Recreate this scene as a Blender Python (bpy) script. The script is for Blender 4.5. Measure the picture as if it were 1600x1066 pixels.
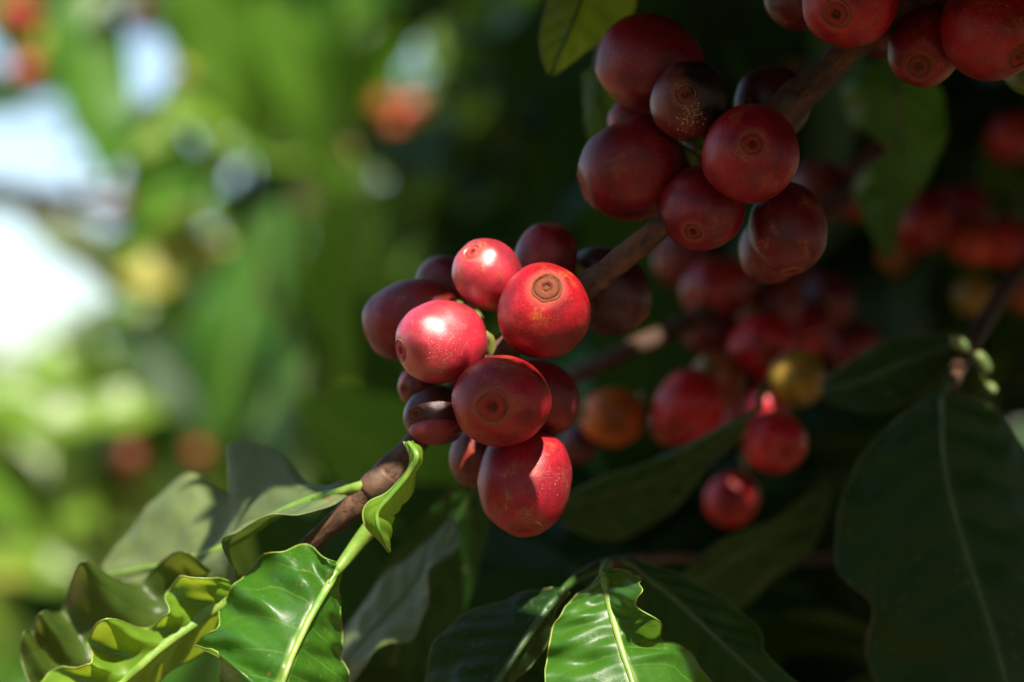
import bpy, math, random
import numpy as np
from mathutils import Vector, Matrix, Quaternion, noise as mnoise

random.seed(7)
for o in list(bpy.data.objects):
    bpy.data.objects.remove(o, do_unlink=True)
SC = bpy.context.scene
COL = SC.collection

# ------------------------------------------------------------------ camera
D = 0.30                    # focus distance to the branch (metres)
W = 0.165                   # width of the picture at that distance
K = W / 1600.0              # metres for one photograph pixel there
Z0 = 1.30                   # lens height above the soil
cam_d = bpy.data.cameras.new("camera")
cam = bpy.data.objects.new("camera", cam_d)
COL.objects.link(cam)
cam.location = (0, -D, Z0)
PITCH = math.radians(3.0)
cam.rotation_euler = (math.radians(90) + PITCH, 0, 0)
cam_d.sensor_width = 36.0
cam_d.lens = 36.0 * D / W
cam_d.clip_start = 0.01
cam_d.clip_end = 2000
cam_d.dof.use_dof = True
cam_d.dof.focus_distance = D - 0.0035
cam_d.dof.aperture_fstop = 6.8
cam_d.dof.aperture_blades = 0
SC.camera = cam

# ------------------------------------------------------------------ sky and sun
SUN = Vector((0.15, -0.60, 0.79)).normalized()
world = bpy.data.worlds.new("World")
SC.world = world
world.use_nodes = True
wn = world.node_tree
wn.nodes.clear()
w_out = wn.nodes.new("ShaderNodeOutputWorld")
w_bg = wn.nodes.new("ShaderNodeBackground")
w_sky = wn.nodes.new("ShaderNodeTexSky")
w_sky.sky_type = 'NISHITA'
w_sky.sun_disc = False
w_sky.sun_elevation = math.asin(SUN.z)
w_sky.sun_rotation = math.atan2(SUN.x, SUN.y)
w_sky.air_density = 1.0
w_sky.dust_density = 1.5
w_sky.ozone_density = 0.0
w_bg.inputs[1].default_value = 0.11
wn.links.new(w_sky.outputs[0], w_bg.inputs[0])
wn.links.new(w_bg.outputs[0], w_out.inputs[0])
sun_d = bpy.data.lights.new("sun", 'SUN')
sun_d.energy = 5.0
sun_d.angle = math.radians(0.53)
sun_d.color = (1.0, 0.92, 0.80)
sun = bpy.data.objects.new("sun", sun_d)
COL.objects.link(sun)
sun.rotation_euler = (-SUN).to_track_quat('-Z', 'Y').to_euler()

SC.view_settings.view_transform = 'Standard'
SC.view_settings.look = 'None'
SC.view_settings.exposure = 1.2
SC.view_settings.gamma = 1.0
SC.view_settings.use_curve_mapping = False
SC.cycles.use_denoising = True
SC.cycles.max_bounces = 10
SC.cycles.diffuse_bounces = 5
SC.cycles.transmission_bounces = 6
SC.cycles.sample_clamp_indirect = 8.0

# ------------------------------------------------------------------ helpers
def P(px, py, d=0.0):
    """photograph pixel + millimetres behind the focus plane -> point in the garden"""
    dep = D + d / 1000.0
    s = K * dep / D
    up = (533 - py) * s
    cp, sp = math.cos(PITCH), math.sin(PITCH)
    return Vector(((px - 800) * s, -D + dep * cp - up * sp, Z0 + dep * sp + up * cp))

def to_lens(pts):
    """Nx3 points -> right, depth, up as the lens sees them"""
    cp, sp = math.cos(PITCH), math.sin(PITCH)
    y, z = pts[:, 1] + D, pts[:, 2] - Z0
    return pts[:, 0], y * cp + z * sp, -y * sp + z * cp

def px_len(n, d=0.0):
    return n * K * (D + d / 1000.0) / D

def link(name, me, mat=None, parent=None):
    o = bpy.data.objects.new(name, me)
    COL.objects.link(o)
    if parent is not None:
        o.parent = parent
    if mat is not None and me is not None and len(me.materials) == 0:
        me.materials.append(mat)
    return o

def empty(name, loc):
    o = bpy.data.objects.new(name, None)
    COL.objects.link(o)
    o.location = loc
    o.empty_display_size = 0.01
    return o

def tag(o, label=None, cat=None, group=None, kind=None):
    if label: o["label"] = label
    if cat: o["category"] = cat
    if group: o["group"] = group
    if kind: o["kind"] = kind
    return o

def put(o, parent):
    """parent without moving (parent is an Empty with location only)"""
    o.parent = parent
    o.matrix_parent_inverse = Matrix.Translation(-Vector(parent.location))
    return o

def mesh(name, verts, faces, uv=None, smooth=True):
    me = bpy.data.meshes.new(name)
    me.from_pydata([tuple(v) for v in verts], [], faces)
    if uv is not None:
        l = me.uv_layers.new(name="UVMap")
        idx = np.empty(len(me.loops), dtype=np.int32)
        me.loops.foreach_get("vertex_index", idx)
        l.data.foreach_set("uv", np.asarray(uv, dtype=np.float32)[idx].ravel())
    if smooth:
        me.polygons.foreach_set("use_smooth", [True] * len(me.polygons))
    me.update()
    return me

def crom(pts, n):
    """uniform Catmull-Rom through pts, n samples"""
    p = [Vector(q) for q in pts]
    p = [p[0] * 2 - p[1]] + p + [p[-1] * 2 - p[-2]]
    m = len(p) - 3
    out = []
    for i in range(n):
        t = i / (n - 1) * m
        k = min(int(t), m - 1)
        f = t - k
        a, b, c, d = p[k], p[k + 1], p[k + 2], p[k + 3]
        out.append(0.5 * ((2 * b) + (c - a) * f + (2 * a - 5 * b + 4 * c - d) * f * f + (3 * b - 3 * c + d - a) * f ** 3))
    return out

def tube_mesh(name, pts, radii, seg=10, flat=1.0, lump=0.0, seed=0, cap=True):
    n = len(pts)
    verts, faces, uv = [], [], []
    up = Vector((0, -1, 0.3)).normalized()
    for i in range(n):
        t = (pts[min(i + 1, n - 1)] - pts[max(i - 1, 0)]).normalized()
        a = t.cross(up)
        if a.length < 1e-6:
            a = t.cross(Vector((1, 0, 0)))
        a.normalize()
        b = t.cross(a).normalized()
        for k in range(seg):
            th = 2 * math.pi * k / seg
            r = radii[i]
            if lump:
                q = pts[i] * 400 + Vector((math.cos(th), math.sin(th), seed * 3.1)) * 1.0
                r *= 1 + lump * mnoise.noise(q)
            verts.append(pts[i] + a * math.cos(th) * r + b * math.sin(th) * r * flat)
            uv.append((i / (n - 1), k / seg))
    for i in range(n - 1):
        for k in range(seg):
            k2 = (k + 1) % seg
            faces.append((i * seg + k, i * seg + k2, (i + 1) * seg + k2, (i + 1) * seg + k))
    if cap:
        for base, row in ((0, 0), (n - 1, 1)):
            verts.append(pts[base]); uv.append((row, 0.5)); c = len(verts) - 1
            for k in range(seg):
                k2 = (k + 1) % seg
                faces.append((c, base * seg + k2, base * seg + k) if row == 0 else (c, base * seg + k, base * seg + k2))
    return mesh(name, verts, faces, uv)

# ------------------------------------------------------------------ node helper
class N:
    def __init__(self, name):
        self.m = bpy.data.materials.new(name)
        self.m.use_nodes = True
        self.t = self.m.node_tree
        self.t.nodes.clear()
        self.out = self.t.nodes.new("ShaderNodeOutputMaterial")
    def n(self, ty, ins=None, **kw):
        nd = self.t.nodes.new(ty)
        for k, v in kw.items():
            setattr(nd, k, v)
        for k, v in (ins or {}).items():
            self.set(nd.inputs[k], v)
        return nd
    def set(self, sock, v):
        if isinstance(v, bpy.types.NodeSocket):
            self.t.links.new(v, sock)
        elif hasattr(v, "outputs"):
            self.t.links.new(v.outputs[0], sock)
        else:
            if isinstance(v, tuple) and len(v) == 3 and sock.type == 'RGBA':
                v = (*v, 1)
            sock.default_value = v
    def math(self, op, a, b=0.0, c=0.0, clamp=False):
        return self.n("ShaderNodeMath", {0: a, 1: b, 2: c}, operation=op, use_clamp=clamp).outputs[0]
    def ramp(self, v, lo, hi, a=0.0, b=1.0):
        return self.n("ShaderNodeMapRange", {"Value": v, "From Min": lo, "From Max": hi, "To Min": a, "To Max": b}, interpolation_type='SMOOTHSTEP').outputs[0]
    def mix(self, f, a, b, blend='MIX'):
        nd = self.n("ShaderNodeMix", data_type='RGBA', blend_type=blend)
        self.set(nd.inputs[0], f); self.set(nd.inputs[6], a); self.set(nd.inputs[7], b)
        return nd.outputs[2]
    def noise(self, vec, scale, detail=3.0, rough=0.55, dist=0.0):
        return self.n("ShaderNodeTexNoise", {"Vector": vec, "Scale": scale, "Detail": detail, "Roughness": rough, "Distortion": dist}).outputs[0]
    def bump(self, h, strength, dist):
        return self.n("ShaderNodeBump", {"Height": h, "Strength": strength, "Distance": dist}).outputs[0]
    def attr(self, name):
        return self.n("ShaderNodeAttribute", attribute_name=name, attribute_type='OBJECT')

# ------------------------------------------------------------------ materials
def mat_cherry(name, scar=False):
    g = N(name)
    tc = g.n("ShaderNodeTexCoord")
    info = g.n("ShaderNodeObjectInfo")
    off = g.n("ShaderNodeVectorMath", {0: tc.outputs["Object"]}, operation='ADD')
    rnd = g.math('MULTIPLY', info.outputs["Random"], 47.0)
    comb = g.n("ShaderNodeCombineXYZ", {0: rnd, 1: rnd, 2: rnd})
    g.set(off.inputs[1], comb.outputs[0])
    v = off.outputs[0]
    sep = g.n("ShaderNodeSeparateXYZ", {0: tc.outputs["Object"]})
    ringf = g.attr('ring').outputs['Fac']
    rho0 = g.math('SQRT', g.math('ADD', g.math('MULTIPLY', sep.outputs[0], sep.outputs[0]), g.math('MULTIPLY', sep.outputs[1], sep.outputs[1])))
    rho = g.math('DIVIDE', rho0, ringf)
    russet = g.attr('russet').outputs['Fac']
    base = info.outputs["Color"]
    n1 = g.noise(v, 1.3, 3)
    n2 = g.noise(v, 1.9, 5, 0.55, 0.3)
    n3 = g.noise(v, 26.0, 6, 0.7)
    n4 = g.noise(v, 60.0, 3, 0.6)
    n5b = g.noise(v, 3.3, 4, 0.6)
    dark = g.mix(1.0, base, (0.52, 0.55, 0.62), 'MULTIPLY')
    col = g.mix(g.ramp(n1, 0.38, 0.66), base, dark)
    # orange where the fruit ripened late
    orange = g.attr("orange").outputs["Fac"]
    om = g.math('MULTIPLY', g.ramp(n2, 0.50, 0.76, 0.0, 0.7), orange)
    col = g.mix(om, col, (0.42, 0.105, 0.018))
    # fine mottling of the skin
    gr = g.math('ADD', g.math('MULTIPLY', n3, 0.6), g.math('MULTIPLY', n4, 0.4))
    col = g.mix(g.ramp(gr, 0.36, 0.64), g.mix(1.0, col, (0.62, 0.7, 0.7), 'MULTIPLY'), g.mix(1.0, col, (1.22, 1.1, 1.1), 'MULTIPLY'))
    col = g.mix(g.ramp(n3, 0.45, 0.80, 0.0, 0.30), col, g.mix(0.25, col, (0.34, 0.13, 0.075)))
    # pinprick lenticels
    vor = g.n("ShaderNodeTexVoronoi", {"Vector": v, "Scale": 15.0, "Randomness": 1.0})
    spk = g.math('MULTIPLY', g.ramp(vor.outputs["Distance"], 0.10, 0.24, 1.0, 0.0), g.ramp(n5b, 0.50, 0.62))
    col = g.mix(g.math('MULTIPLY', spk, 0.42), col, (0.55, 0.25, 0.12))
    col = g.mix(g.math('MULTIPLY', g.ramp(n4, 0.60, 0.72), g.ramp(n1, 0.42, 0.62, 0.0, 0.30)), col, (0.46, 0.16, 0.07))
    # tan scuffs, thin crooked lines
    wv = g.noise(v, 2.6, 8, 0.62, 1.2)
    line = g.ramp(g.math('ABSOLUTE', g.math('SUBTRACT', wv, 0.5)), 0.0, 0.016, 1.0, 0.0)
    line = g.math('MULTIPLY', line, g.ramp(n2, 0.54, 0.66))
    scuff = g.attr("scuff").outputs["Fac"]
    line = g.math('MULTIPLY', line, scuff)
    col = g.mix(line, col, (0.45, 0.23, 0.10))
    # russet halo round the calyx scar
    rr = g.math('ADD', rho, g.math('MULTIPLY', g.math('SUBTRACT', n3, 0.5), 0.10))
    top = g.math('GREATER_THAN', sep.outputs[2], 0.0)
    halo = g.math('MULTIPLY', g.math('MULTIPLY', g.ramp(rr, 0.27, 0.40, 0.75, 0.0), top), g.ramp(n3, 0.25, 0.6, 0.35, 1.0))
    col = g.mix(halo, col, g.mix(0.55, (0.33, 0.145, 0.055), base))
    if scar:
        ring = g.ramp(g.math('ABSOLUTE', g.math('SUBTRACT', rr, 0.262)), 0.0, 0.035, 1.0, 0.0)
        col = g.mix(g.math('MULTIPLY', ring, 0.75), col, (0.27, 0.13, 0.05))
        inner = g.ramp(rho, 0.06, 0.11, 1.0, 0.0)
        col = g.mix(g.math('MULTIPLY', inner, 0.6), col, (0.10, 0.03, 0.02))
        mid = g.math('MULTIPLY', g.ramp(g.math('ABSOLUTE', g.math('SUBTRACT', rho, 0.13)), 0.02, 0.07, 1.0, 0.0), 0.5)
        col = g.mix(mid, col, base)
        col = g.mix(g.math('MULTIPLY', russet, g.ramp(n3, 0.25, 0.6, 0.6, 0.95)), col, g.mix(g.ramp(g.math('ABSOLUTE', g.math('SUBTRACT', rr, 0.215)), 0.0, 0.03, 1.0, 0.0), g.mix(g.ramp(n3, 0.35, 0.65), (0.11, 0.036, 0.018), (0.17, 0.062, 0.028)), (0.045, 0.016, 0.010)))  # groove shade put into the colour so the ring relief reads
    # dust grains
    dust = g.attr("dust").outputs["Fac"]
    vd = g.n("ShaderNodeTexVoronoi", {"Vector": v, "Scale": 34.0, "Randomness": 1.0})
    vd2 = g.n("ShaderNodeTexVoronoi", {"Vector": v, "Scale": 15.0, "Randomness": 1.0})
    pd = g.ramp(g.math('ADD', g.noise(v, 2.2, 4), g.math('MULTIPLY', n3, 0.3)), 0.66, 0.80)
    dd = g.math('MAXIMUM', g.ramp(vd.outputs["Distance"], 0.14, 0.24, 1.0, 0.0), g.ramp(vd2.outputs["Distance"], 0.08, 0.13, 1.0, 0.0))
    dd = g.math('MULTIPLY', g.math('MULTIPLY', dd, pd), dust)
    col = g.mix(dd, col, (0.62, 0.45, 0.32))
    # black rot
    rot = g.attr("rot").outputs["Fac"]
    n5 = g.noise(v, 9.0, 5, 0.7)
    side = g.math('ADD', g.math('MULTIPLY', sep.outputs[0], 0.9), g.math('ADD', g.math('MULTIPLY', n2, 0.9), -0.45))
    rt = g.math('MULTIPLY', g.ramp(side, 0.0, 0.35), rot)
    col = g.mix(rt, col, (0.018, 0.009, 0.007))
    fringe = g.math('MULTIPLY', g.math('MULTIPLY', g.ramp(g.math('ABSOLUTE', g.math('SUBTRACT', side, 0.02)), 0.0, 0.16, 1.0, 0.0), rot), g.math('MULTIPLY', g.ramp(n4, 0.5, 0.62), g.ramp(n5, 0.48, 0.62)))
    col = g.mix(fringe, col, (0.48, 0.30, 0.13))
    rough = g.ramp(g.math('ADD', g.math('MULTIPLY', n3, 0.7), g.math('MULTIPLY', n1, 0.4)), 0.3, 0.8, 0.24, 0.40)
    rough = g.math('MAXIMUM', rough, g.math('MULTIPLY', dd, 0.8))
    rough = g.math('MAXIMUM', rough, g.math('MULTIPLY', g.math('MULTIPLY', g.ramp(rr, 0.30, 0.50, 0.85, 0.0), top), g.ramp(russet, 0.0, 1.0, 0.6, 1.0)))
    if scar:
        rough = g.math('MAXIMUM', rough, g.ramp(russet, 0.0, 1.0, 0.42, 0.62))
    bh = g.math('ADD', g.math('ADD', g.math('MULTIPLY', n3, 0.5), g.math('MULTIPLY', n4, 0.25)), g.math('ADD', g.math('MULTIPLY', dd, 0.9), g.math('MULTIPLY', line, 0.8)))
    b = g.bump(bh, 0.28, 0.0005)
    p = g.n("ShaderNodeBsdfPrincipled", {"Base Color": col, "Roughness": rough, "Normal": b, "IOR": 1.46})
    p.inputs["Subsurface Weight"].default_value = 0.22
    g.set(p.inputs["Coat Weight"], g.attr("glare_wax").outputs["Fac"])  # waxy coat added on the two sunlit cherries to widen their glare
    p.inputs["Coat Roughness"].default_value = 0.40
    p.inputs["Coat IOR"].default_value = 1.65
    p.inputs["Specular IOR Level"].default_value = 0.2 if scar else 0.5
    p.inputs["Subsurface Radius"].default_value = (1.0, 0.22, 0.12)
    p.inputs["Subsurface Scale"].default_value = 0.0018
    p.inputs["Sheen Weight"].default_value = 0.0
    p.inputs["Sheen Roughness"].default_value = 0.45
    p.inputs["Sheen Tint"].default_value = (0.85, 0.75, 0.9, 1)
    g.t.links.new(p.outputs[0], g.out.inputs[0])
    return g.m

def mat_leaf(name, top, back, trans, veins=7.0, slant=1.5, vein_col=(0.20, 0.30, 0.05), rough=0.30, brown=0.3, tfac=0.38, spots=0.6, ior=1.42):
    g = N(name)
    tc = g.n("ShaderNodeTexCoord")
    info = g.n("ShaderNodeObjectInfo")
    geo = g.n("ShaderNodeNewGeometry")
    sep = g.n("ShaderNodeSeparateXYZ", {0: tc.outputs["UV"]})
    t, u = sep.outputs[0], g.math('MULTIPLY', g.math('ABSOLUTE', g.math('SUBTRACT', sep.outputs[1], 0.5)), 2.0)
    off = g.n("ShaderNodeVectorMath", {0: tc.outputs["Object"]}, operation='SCALE')
    off.inputs[3].default_value = 100.0
    rnd = g.math('MULTIPLY', info.outputs["Random"], 31.0)
    comb = g.n("ShaderNodeCombineXYZ", {0: rnd, 1: rnd, 2: rnd})
    add = g.n("ShaderNodeVectorMath", {0: off.outputs[0], 1: comb.outputs[0]}, operation='ADD')
    v = add.outputs[0]
    n1 = g.noise(v, 0.45, 4)
    n2 = g.noise(v, 2.0, 6, 0.65, 0.5)
    n3 = g.noise(v, 9.0, 5, 0.7)
    # side veins in uv space
    side = g.math('GREATER_THAN', sep.outputs[1], 0.5)
    ph = g.math('SUBTRACT', g.math('MULTIPLY', t, veins), g.math('MULTIPLY', g.math('POWER', u, 1.25), slant))
    ph = g.math('ADD', ph, g.math('ADD', g.math('MULTIPLY', side, 0.37), g.math('MULTIPLY', g.math('SUBTRACT', n2, 0.5), 0.22)))
    fr = g.math('ABSOLUTE', g.math('SUBTRACT', g.math('FRACT', ph), 0.5))
    vein = g.ramp(fr, 0.455, 0.497)
    vein = g.math('MULTIPLY', vein, g.ramp(u, 0.75, 0.98, 1.0, 0.0))
    midv = g.ramp(u, 0.03, 0.085, 1.0, 0.0)
    # tertiary net
    vor = g.n("ShaderNodeTexVoronoi", {"Vector": v, "Scale": 4.5, "Randomness": 1.0}, feature='DISTANCE_TO_EDGE')
    net = g.ramp(vor.outputs["Distance"], 0.0, 0.06, 1.0, 0.0)
    c = g.mix(g.ramp(n1, 0.35, 0.65), top, g.mix(1.0, top, (0.72, 0.80, 0.75), 'MULTIPLY'))
    c = g.mix(g.ramp(n2, 0.35, 0.75, 0, 0.8), c, g.mix(1.0, c, (1.45, 1.22, 0.8), 'MULTIPLY'))
    c = g.mix(geo.outputs["Backfacing"], c, back)
    c = g.mix(g.math('MULTIPLY', net, 0.05), c, vein_col)
    c = g.mix(g.math('MULTIPLY', vein, g.ramp(n1, 0.3, 0.7, 0.12, 0.34)), c, vein_col)
    c = g.mix(g.math('MULTIPLY', midv, 0.75), c, vein_col)
    br = g.math('MULTIPLY', g.ramp(n2, 0.58, 0.75), g.math('MULTIPLY', g.ramp(n1, 0.45, 0.7), brown))
    c = g.mix(br, c, (0.17, 0.085, 0.025))
    vs = g.n("ShaderNodeTexVoronoi", {"Vector": v, "Scale": 2.6, "Randomness": 1.0})
    sp = g.math('MULTIPLY', g.math('MULTIPLY', g.ramp(vs.outputs["Distance"], 0.07, 0.13, 1.0, 0.0), g.ramp(n1, 0.5, 0.62)), spots)
    c = g.mix(sp, c, (0.25, 0.14, 0.05))
    # spray residue
    res = g.math('MULTIPLY', g.ramp(n3, 0.55, 0.8), g.ramp(n1, 0.42, 0.62, 0.05, 0.42))
    c = g.mix(res, c, (0.36, 0.36, 0.20))
    rg = g.ramp(g.math('ADD', n2, g.math('MULTIPLY', n3, 0.4)), 0.4, 1.0, rough, rough * 1.6)
    rg = g.mix(geo.outputs["Backfacing"], rg, (0.6, 0.6, 0.6))
    # quilting between veins
    h = g.math('ADD', g.math('MULTIPLY', g.math('COSINE', g.math('MULTIPLY', fr, 6.2832)), 0.5), g.math('MULTIPLY', net, -0.04))
    h = g.math('ADD', h, g.math('MULTIPLY', n3, 0.2))
    b = g.bump(h, 0.16, 0.0010)
    p = g.n("ShaderNodeBsdfPrincipled", {"Base Color": c, "Roughness": rg, "Normal": b, "IOR": ior})
    tcol = g.mix(g.math('MULTIPLY', vein, 0.5), trans, g.mix(1.0, trans, (1.3, 1.15, 0.9), 'MULTIPLY'))
    tcol = g.mix(g.ramp(n2, 0.3, 0.75, 0, 0.6), tcol, g.mix(1.0, tcol, (0.75, 0.62, 0.6), 'MULTIPLY'))
    tcol = g.mix(g.math('MAXIMUM', br, sp), tcol, (0.10, 0.04, 0.01))
    tr = g.n("ShaderNodeBsdfTranslucent", {"Color": tcol, "Normal": b})
    ms = g.n("ShaderNodeMixShader", {0: tfac, 1: p.outputs[0], 2: tr.outputs[0]})
    g.t.links.new(ms.outputs[0], g.out.inputs[0])
    return g.m

def mat_plain(name, c1, c2, scale, rough=0.6, detail=5, stretch=(1, 1, 1), bump=0.3, bdist=0.0004, obj_scale=1.0, lo=0.35, hi=0.68, sss=0.0, trans=0.0, fine=(0.3, 0.2, 0.1), fine_amt=0.0):
    g = N(name)
    tc = g.n("ShaderNodeTexCoord")
    mp = g.n("ShaderNodeMapping", {"Vector": tc.outputs["Object"]})
    mp.inputs["Scale"].default_value = stretch
    a = g.noise(mp.outputs[0], scale, detail, 0.6, 0.3)
    f = g.noise(mp.outputs[0], scale * 6, 4, 0.65)
    c = g.mix(g.ramp(a, lo, hi), c1, c2)
    c = g.mix(g.ramp(f, 0.55, 0.7, 0, fine_amt), c, fine)
    b = g.bump(g.math('ADD', a, g.math('MULTIPLY', f, 0.5)), bump, bdist)
    p = g.n("ShaderNodeBsdfPrincipled", {"Base Color": c, "Roughness": rough, "Normal": b})
    if sss:
        p.inputs["Subsurface Weight"].default_value = sss
        p.inputs["Subsurface Scale"].default_value = 0.001
    sh = p.outputs[0]
    if trans:
        tr = g.n("ShaderNodeBsdfTranslucent", {"Color": c})
        sh = g.n("ShaderNodeMixShader", {0: trans, 1: p.outputs[0], 2: tr.outputs[0]}).outputs[0]
    g.t.links.new(sh, g.out.inputs[0])
    return g.m

M = {}
M['cherry'] = mat_cherry("cherry_skin")
M['scar'] = mat_cherry("cherry_scar", True)
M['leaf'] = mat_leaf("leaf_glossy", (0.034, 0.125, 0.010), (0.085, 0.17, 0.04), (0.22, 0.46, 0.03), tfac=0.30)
M['leaf_young'] = mat_leaf("leaf_young", (0.115, 0.235, 0.015), (0.18, 0.27, 0.035), (0.45, 0.62, 0.03), rough=0.34, brown=0.25)
M['leaf_sheen'] = mat_leaf('leaf_sheen', (0.12, 0.165, 0.065), (0.11, 0.14, 0.06), (0.14, 0.24, 0.03), brown=1.0, tfac=0.25, vein_col=(0.13, 0.15, 0.06), rough=0.42, ior=1.36)  # grey sky sheen put into the leaf colour, with brown streaks
M['leaf_pale'] = mat_leaf('leaf_pale', (0.14, 0.26, 0.03), (0.18, 0.29, 0.05), (0.42, 0.64, 0.05), brown=0.1, tfac=0.45, rough=0.16)  # paler copy of the leaf, overexposed brightness put into its colour
M['leaf_dark'] = mat_leaf("leaf_dark", (0.012, 0.042, 0.008), (0.03, 0.07, 0.015), (0.07, 0.18, 0.012), brown=0.35, tfac=0.22, vein_col=(0.03, 0.075, 0.010), rough=0.36, ior=1.27)  # darker copy of the leaf, deep shade put into its colour
M['leaf_olive'] = mat_leaf("leaf_olive", (0.040, 0.080, 0.012), (0.085, 0.11, 0.025), (0.22, 0.27, 0.02), brown=0.7, tfac=0.33, vein_col=(0.16, 0.17, 0.03))
M['leaf_far'] = mat_leaf("leaf_far", (0.075, 0.19, 0.022), (0.13, 0.23, 0.05), (0.34, 0.58, 0.04), brown=0.2, tfac=0.42, rough=0.13)
M['leaf_yellow'] = mat_leaf("leaf_yellow", (0.30, 0.28, 0.03), (0.34, 0.30, 0.05), (0.65, 0.55, 0.03), brown=0.3, tfac=0.42)
M['margin'] = mat_plain("leaf_margin", (0.13, 0.24, 0.03), (0.30, 0.33, 0.06), 120, 0.45, sss=0.2)
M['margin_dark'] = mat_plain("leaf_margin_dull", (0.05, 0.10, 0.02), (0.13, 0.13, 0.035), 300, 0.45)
M['rib'] = mat_plain("leaf_rib", (0.10, 0.22, 0.022), (0.21, 0.31, 0.045), 200, 0.4, sss=0.2)
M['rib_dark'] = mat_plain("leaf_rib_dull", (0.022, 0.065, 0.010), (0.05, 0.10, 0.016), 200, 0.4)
def mat_bark(name, c1, c2, c3):
    g = N(name)
    tc = g.n("ShaderNodeTexCoord")
    mp = g.n("ShaderNodeMapping", {"Vector": tc.outputs["UV"]})
    mp.inputs["Scale"].default_value = (22.0, 7.0, 1.0)
    st = g.noise(mp.outputs[0], 1.6, 7, 0.7, 0.4)
    a = g.noise(tc.outputs["Object"], 130, 6, 0.65, 0.5)
    f = g.noise(tc.outputs["Object"], 900, 5, 0.7)
    c = g.mix(g.ramp(st, 0.38, 0.62), c1, c2)
    c = g.mix(g.ramp(a, 0.52, 0.66, 0, 0.75), c, c3)
    c = g.mix(g.ramp(f, 0.55, 0.68, 0, 0.5), c, g.mix(1.0, c, (0.35, 0.32, 0.30), 'MULTIPLY'))
    h = g.math('ADD', g.math('MULTIPLY', st, 1.2), g.math('ADD', g.math('MULTIPLY', a, 0.8), g.math('MULTIPLY', f, 0.5)))
    b = g.bump(h, 0.9, 0.0006)
    p = g.n("ShaderNodeBsdfPrincipled", {"Base Color": c, "Roughness": g.ramp(a, 0.3, 0.7, 0.45, 0.75), "Normal": b})
    g.t.links.new(p.outputs[0], g.out.inputs[0])
    return g.m
M['bark'] = mat_bark("twig_bark", (0.034, 0.015, 0.009), (0.12, 0.050, 0.020), (0.18, 0.085, 0.035))
M['bark_node'] = mat_plain("twig_node", (0.045, 0.022, 0.015), (0.13, 0.065, 0.03), 220, 0.6, 6, bump=0.5, fine=(0.06, 0.03, 0.02), fine_amt=0.6)
M['stalk'] = mat_plain("cherry_stalk", (0.16, 0.17, 0.04), (0.30, 0.26, 0.06), 220, 0.5)
M['wood'] = mat_plain("trunk_bark", (0.07, 0.05, 0.038), (0.19, 0.14, 0.10), 30, 0.85, 6, (1, 1, 0.3), 0.6, 0.004)
M['soil'] = mat_plain("soil", (0.10, 0.052, 0.028), (0.22, 0.125, 0.07), 1.2, 0.95, 8, bump=0.5, bdist=0.03, fine=(0.12, 0.13, 0.03), fine_amt=0.5)
M['flesh'] = mat_plain("cherry_fold", (0.30, 0.028, 0.035), (0.20, 0.02, 0.025), 200, 0.4, bump=0.3)

# ------------------------------------------------------------------ the setting: soil
def ground():
    n, R = 72, 600.0
    rings = [0.0, 0.4, 0.8, 1.2, 1.7, 2.3, 3.0, 4, 5, 6.5, 8, 10, 13, 17, 22, 30, 45, 70, 120, 250, R]
    v, f = [Vector((0, 0, 0))], []
    for i, r in enumerate(rings[1:]):
        for k in range(n):
            a = 2 * math.pi * k / n
            x, y = r * math.cos(a), r * math.sin(a)
            z = 0.05 * mnoise.noise(Vector((x * 0.7, y * 0.7, 0))) if r < 45 else 0.0
            v.append(Vector((x, y, z)))
    for k in range(n):
        f.append((0, 1 + k, 1 + (k + 1) % n))
    for i in range(len(rings) - 2):
        for k in range(n):
            a, b = 1 + i * n + k, 1 + i * n + (k + 1) % n
            f.append((a, a + n, b + n, b))
    o = link("ground", mesh("ground", v, f), M['soil'])
    tag(o, "sunlit reddish brown soil between the coffee rows", "ground", kind="structure")
ground()

# ------------------------------------------------------------------ leaves
def leaf_surface(Lc, Mc, Rc, n=44, m=9, camber=0.0, quilt=0.00025, veins=7.0, slant=1.5, seed=0, pucker=1.7):
    """a leaf blade through three edge curves; returns verts, faces, uv, mid, left, right"""
    A, B, C = crom(Lc, n), crom(Mc, n), crom(Rc, n)
    verts, faces, uv = [], [], []
    nu = 2 * m + 1
    for i in range(n):
        tg = (B[min(i + 1, n - 1)] - B[max(i - 1, 0)])
        if tg.length > 0: tg.normalize()
        for j in range(nu):
            u = (j - m) / m
            e = A[i] if u < 0 else C[i]
            w = e - B[i]
            au = abs(u)
            p = B[i] + w * au
            nor = (w.cross(tg) if u < 0 else tg.cross(w))
            if nor.length > 1e-9:
                nor.normalize()
                t = i / (n - 1)
                ph = t * veins - au ** 1.25 * slant + (0.37 if u > 0 else 0)
                q = quilt * math.cos(2 * math.pi * (ph % 1.0 - 0.5)) * math.sin(math.pi * min(1, au * 1.02)) ** 0.7
                nz = mnoise.noise(p * 110 + Vector((seed, 0, 0))) * 0.0011 * pucker * au + mnoise.noise(p * 260 + Vector((0, seed, 0))) * 0.00035 * pucker * min(1, au * 3)
                p = p + nor * (camber * math.sin(math.pi * au * 0.85) * w.length + q + nz)
            verts.append(p)
            uv.append((i / (n - 1), j / (2 * m)))
    for i in range(n - 1):
        for j in range(nu - 1):
            a = i * nu + j
            faces.append((a, a + nu, a + nu + 1, a + 1))
    mid = [verts[i * nu + m] for i in range(n)]
    le = [verts[i * nu] for i in range(n)]
    re = [verts[i * nu + nu - 1] for i in range(n)]
    return verts, faces, uv, mid, le, re

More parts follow.
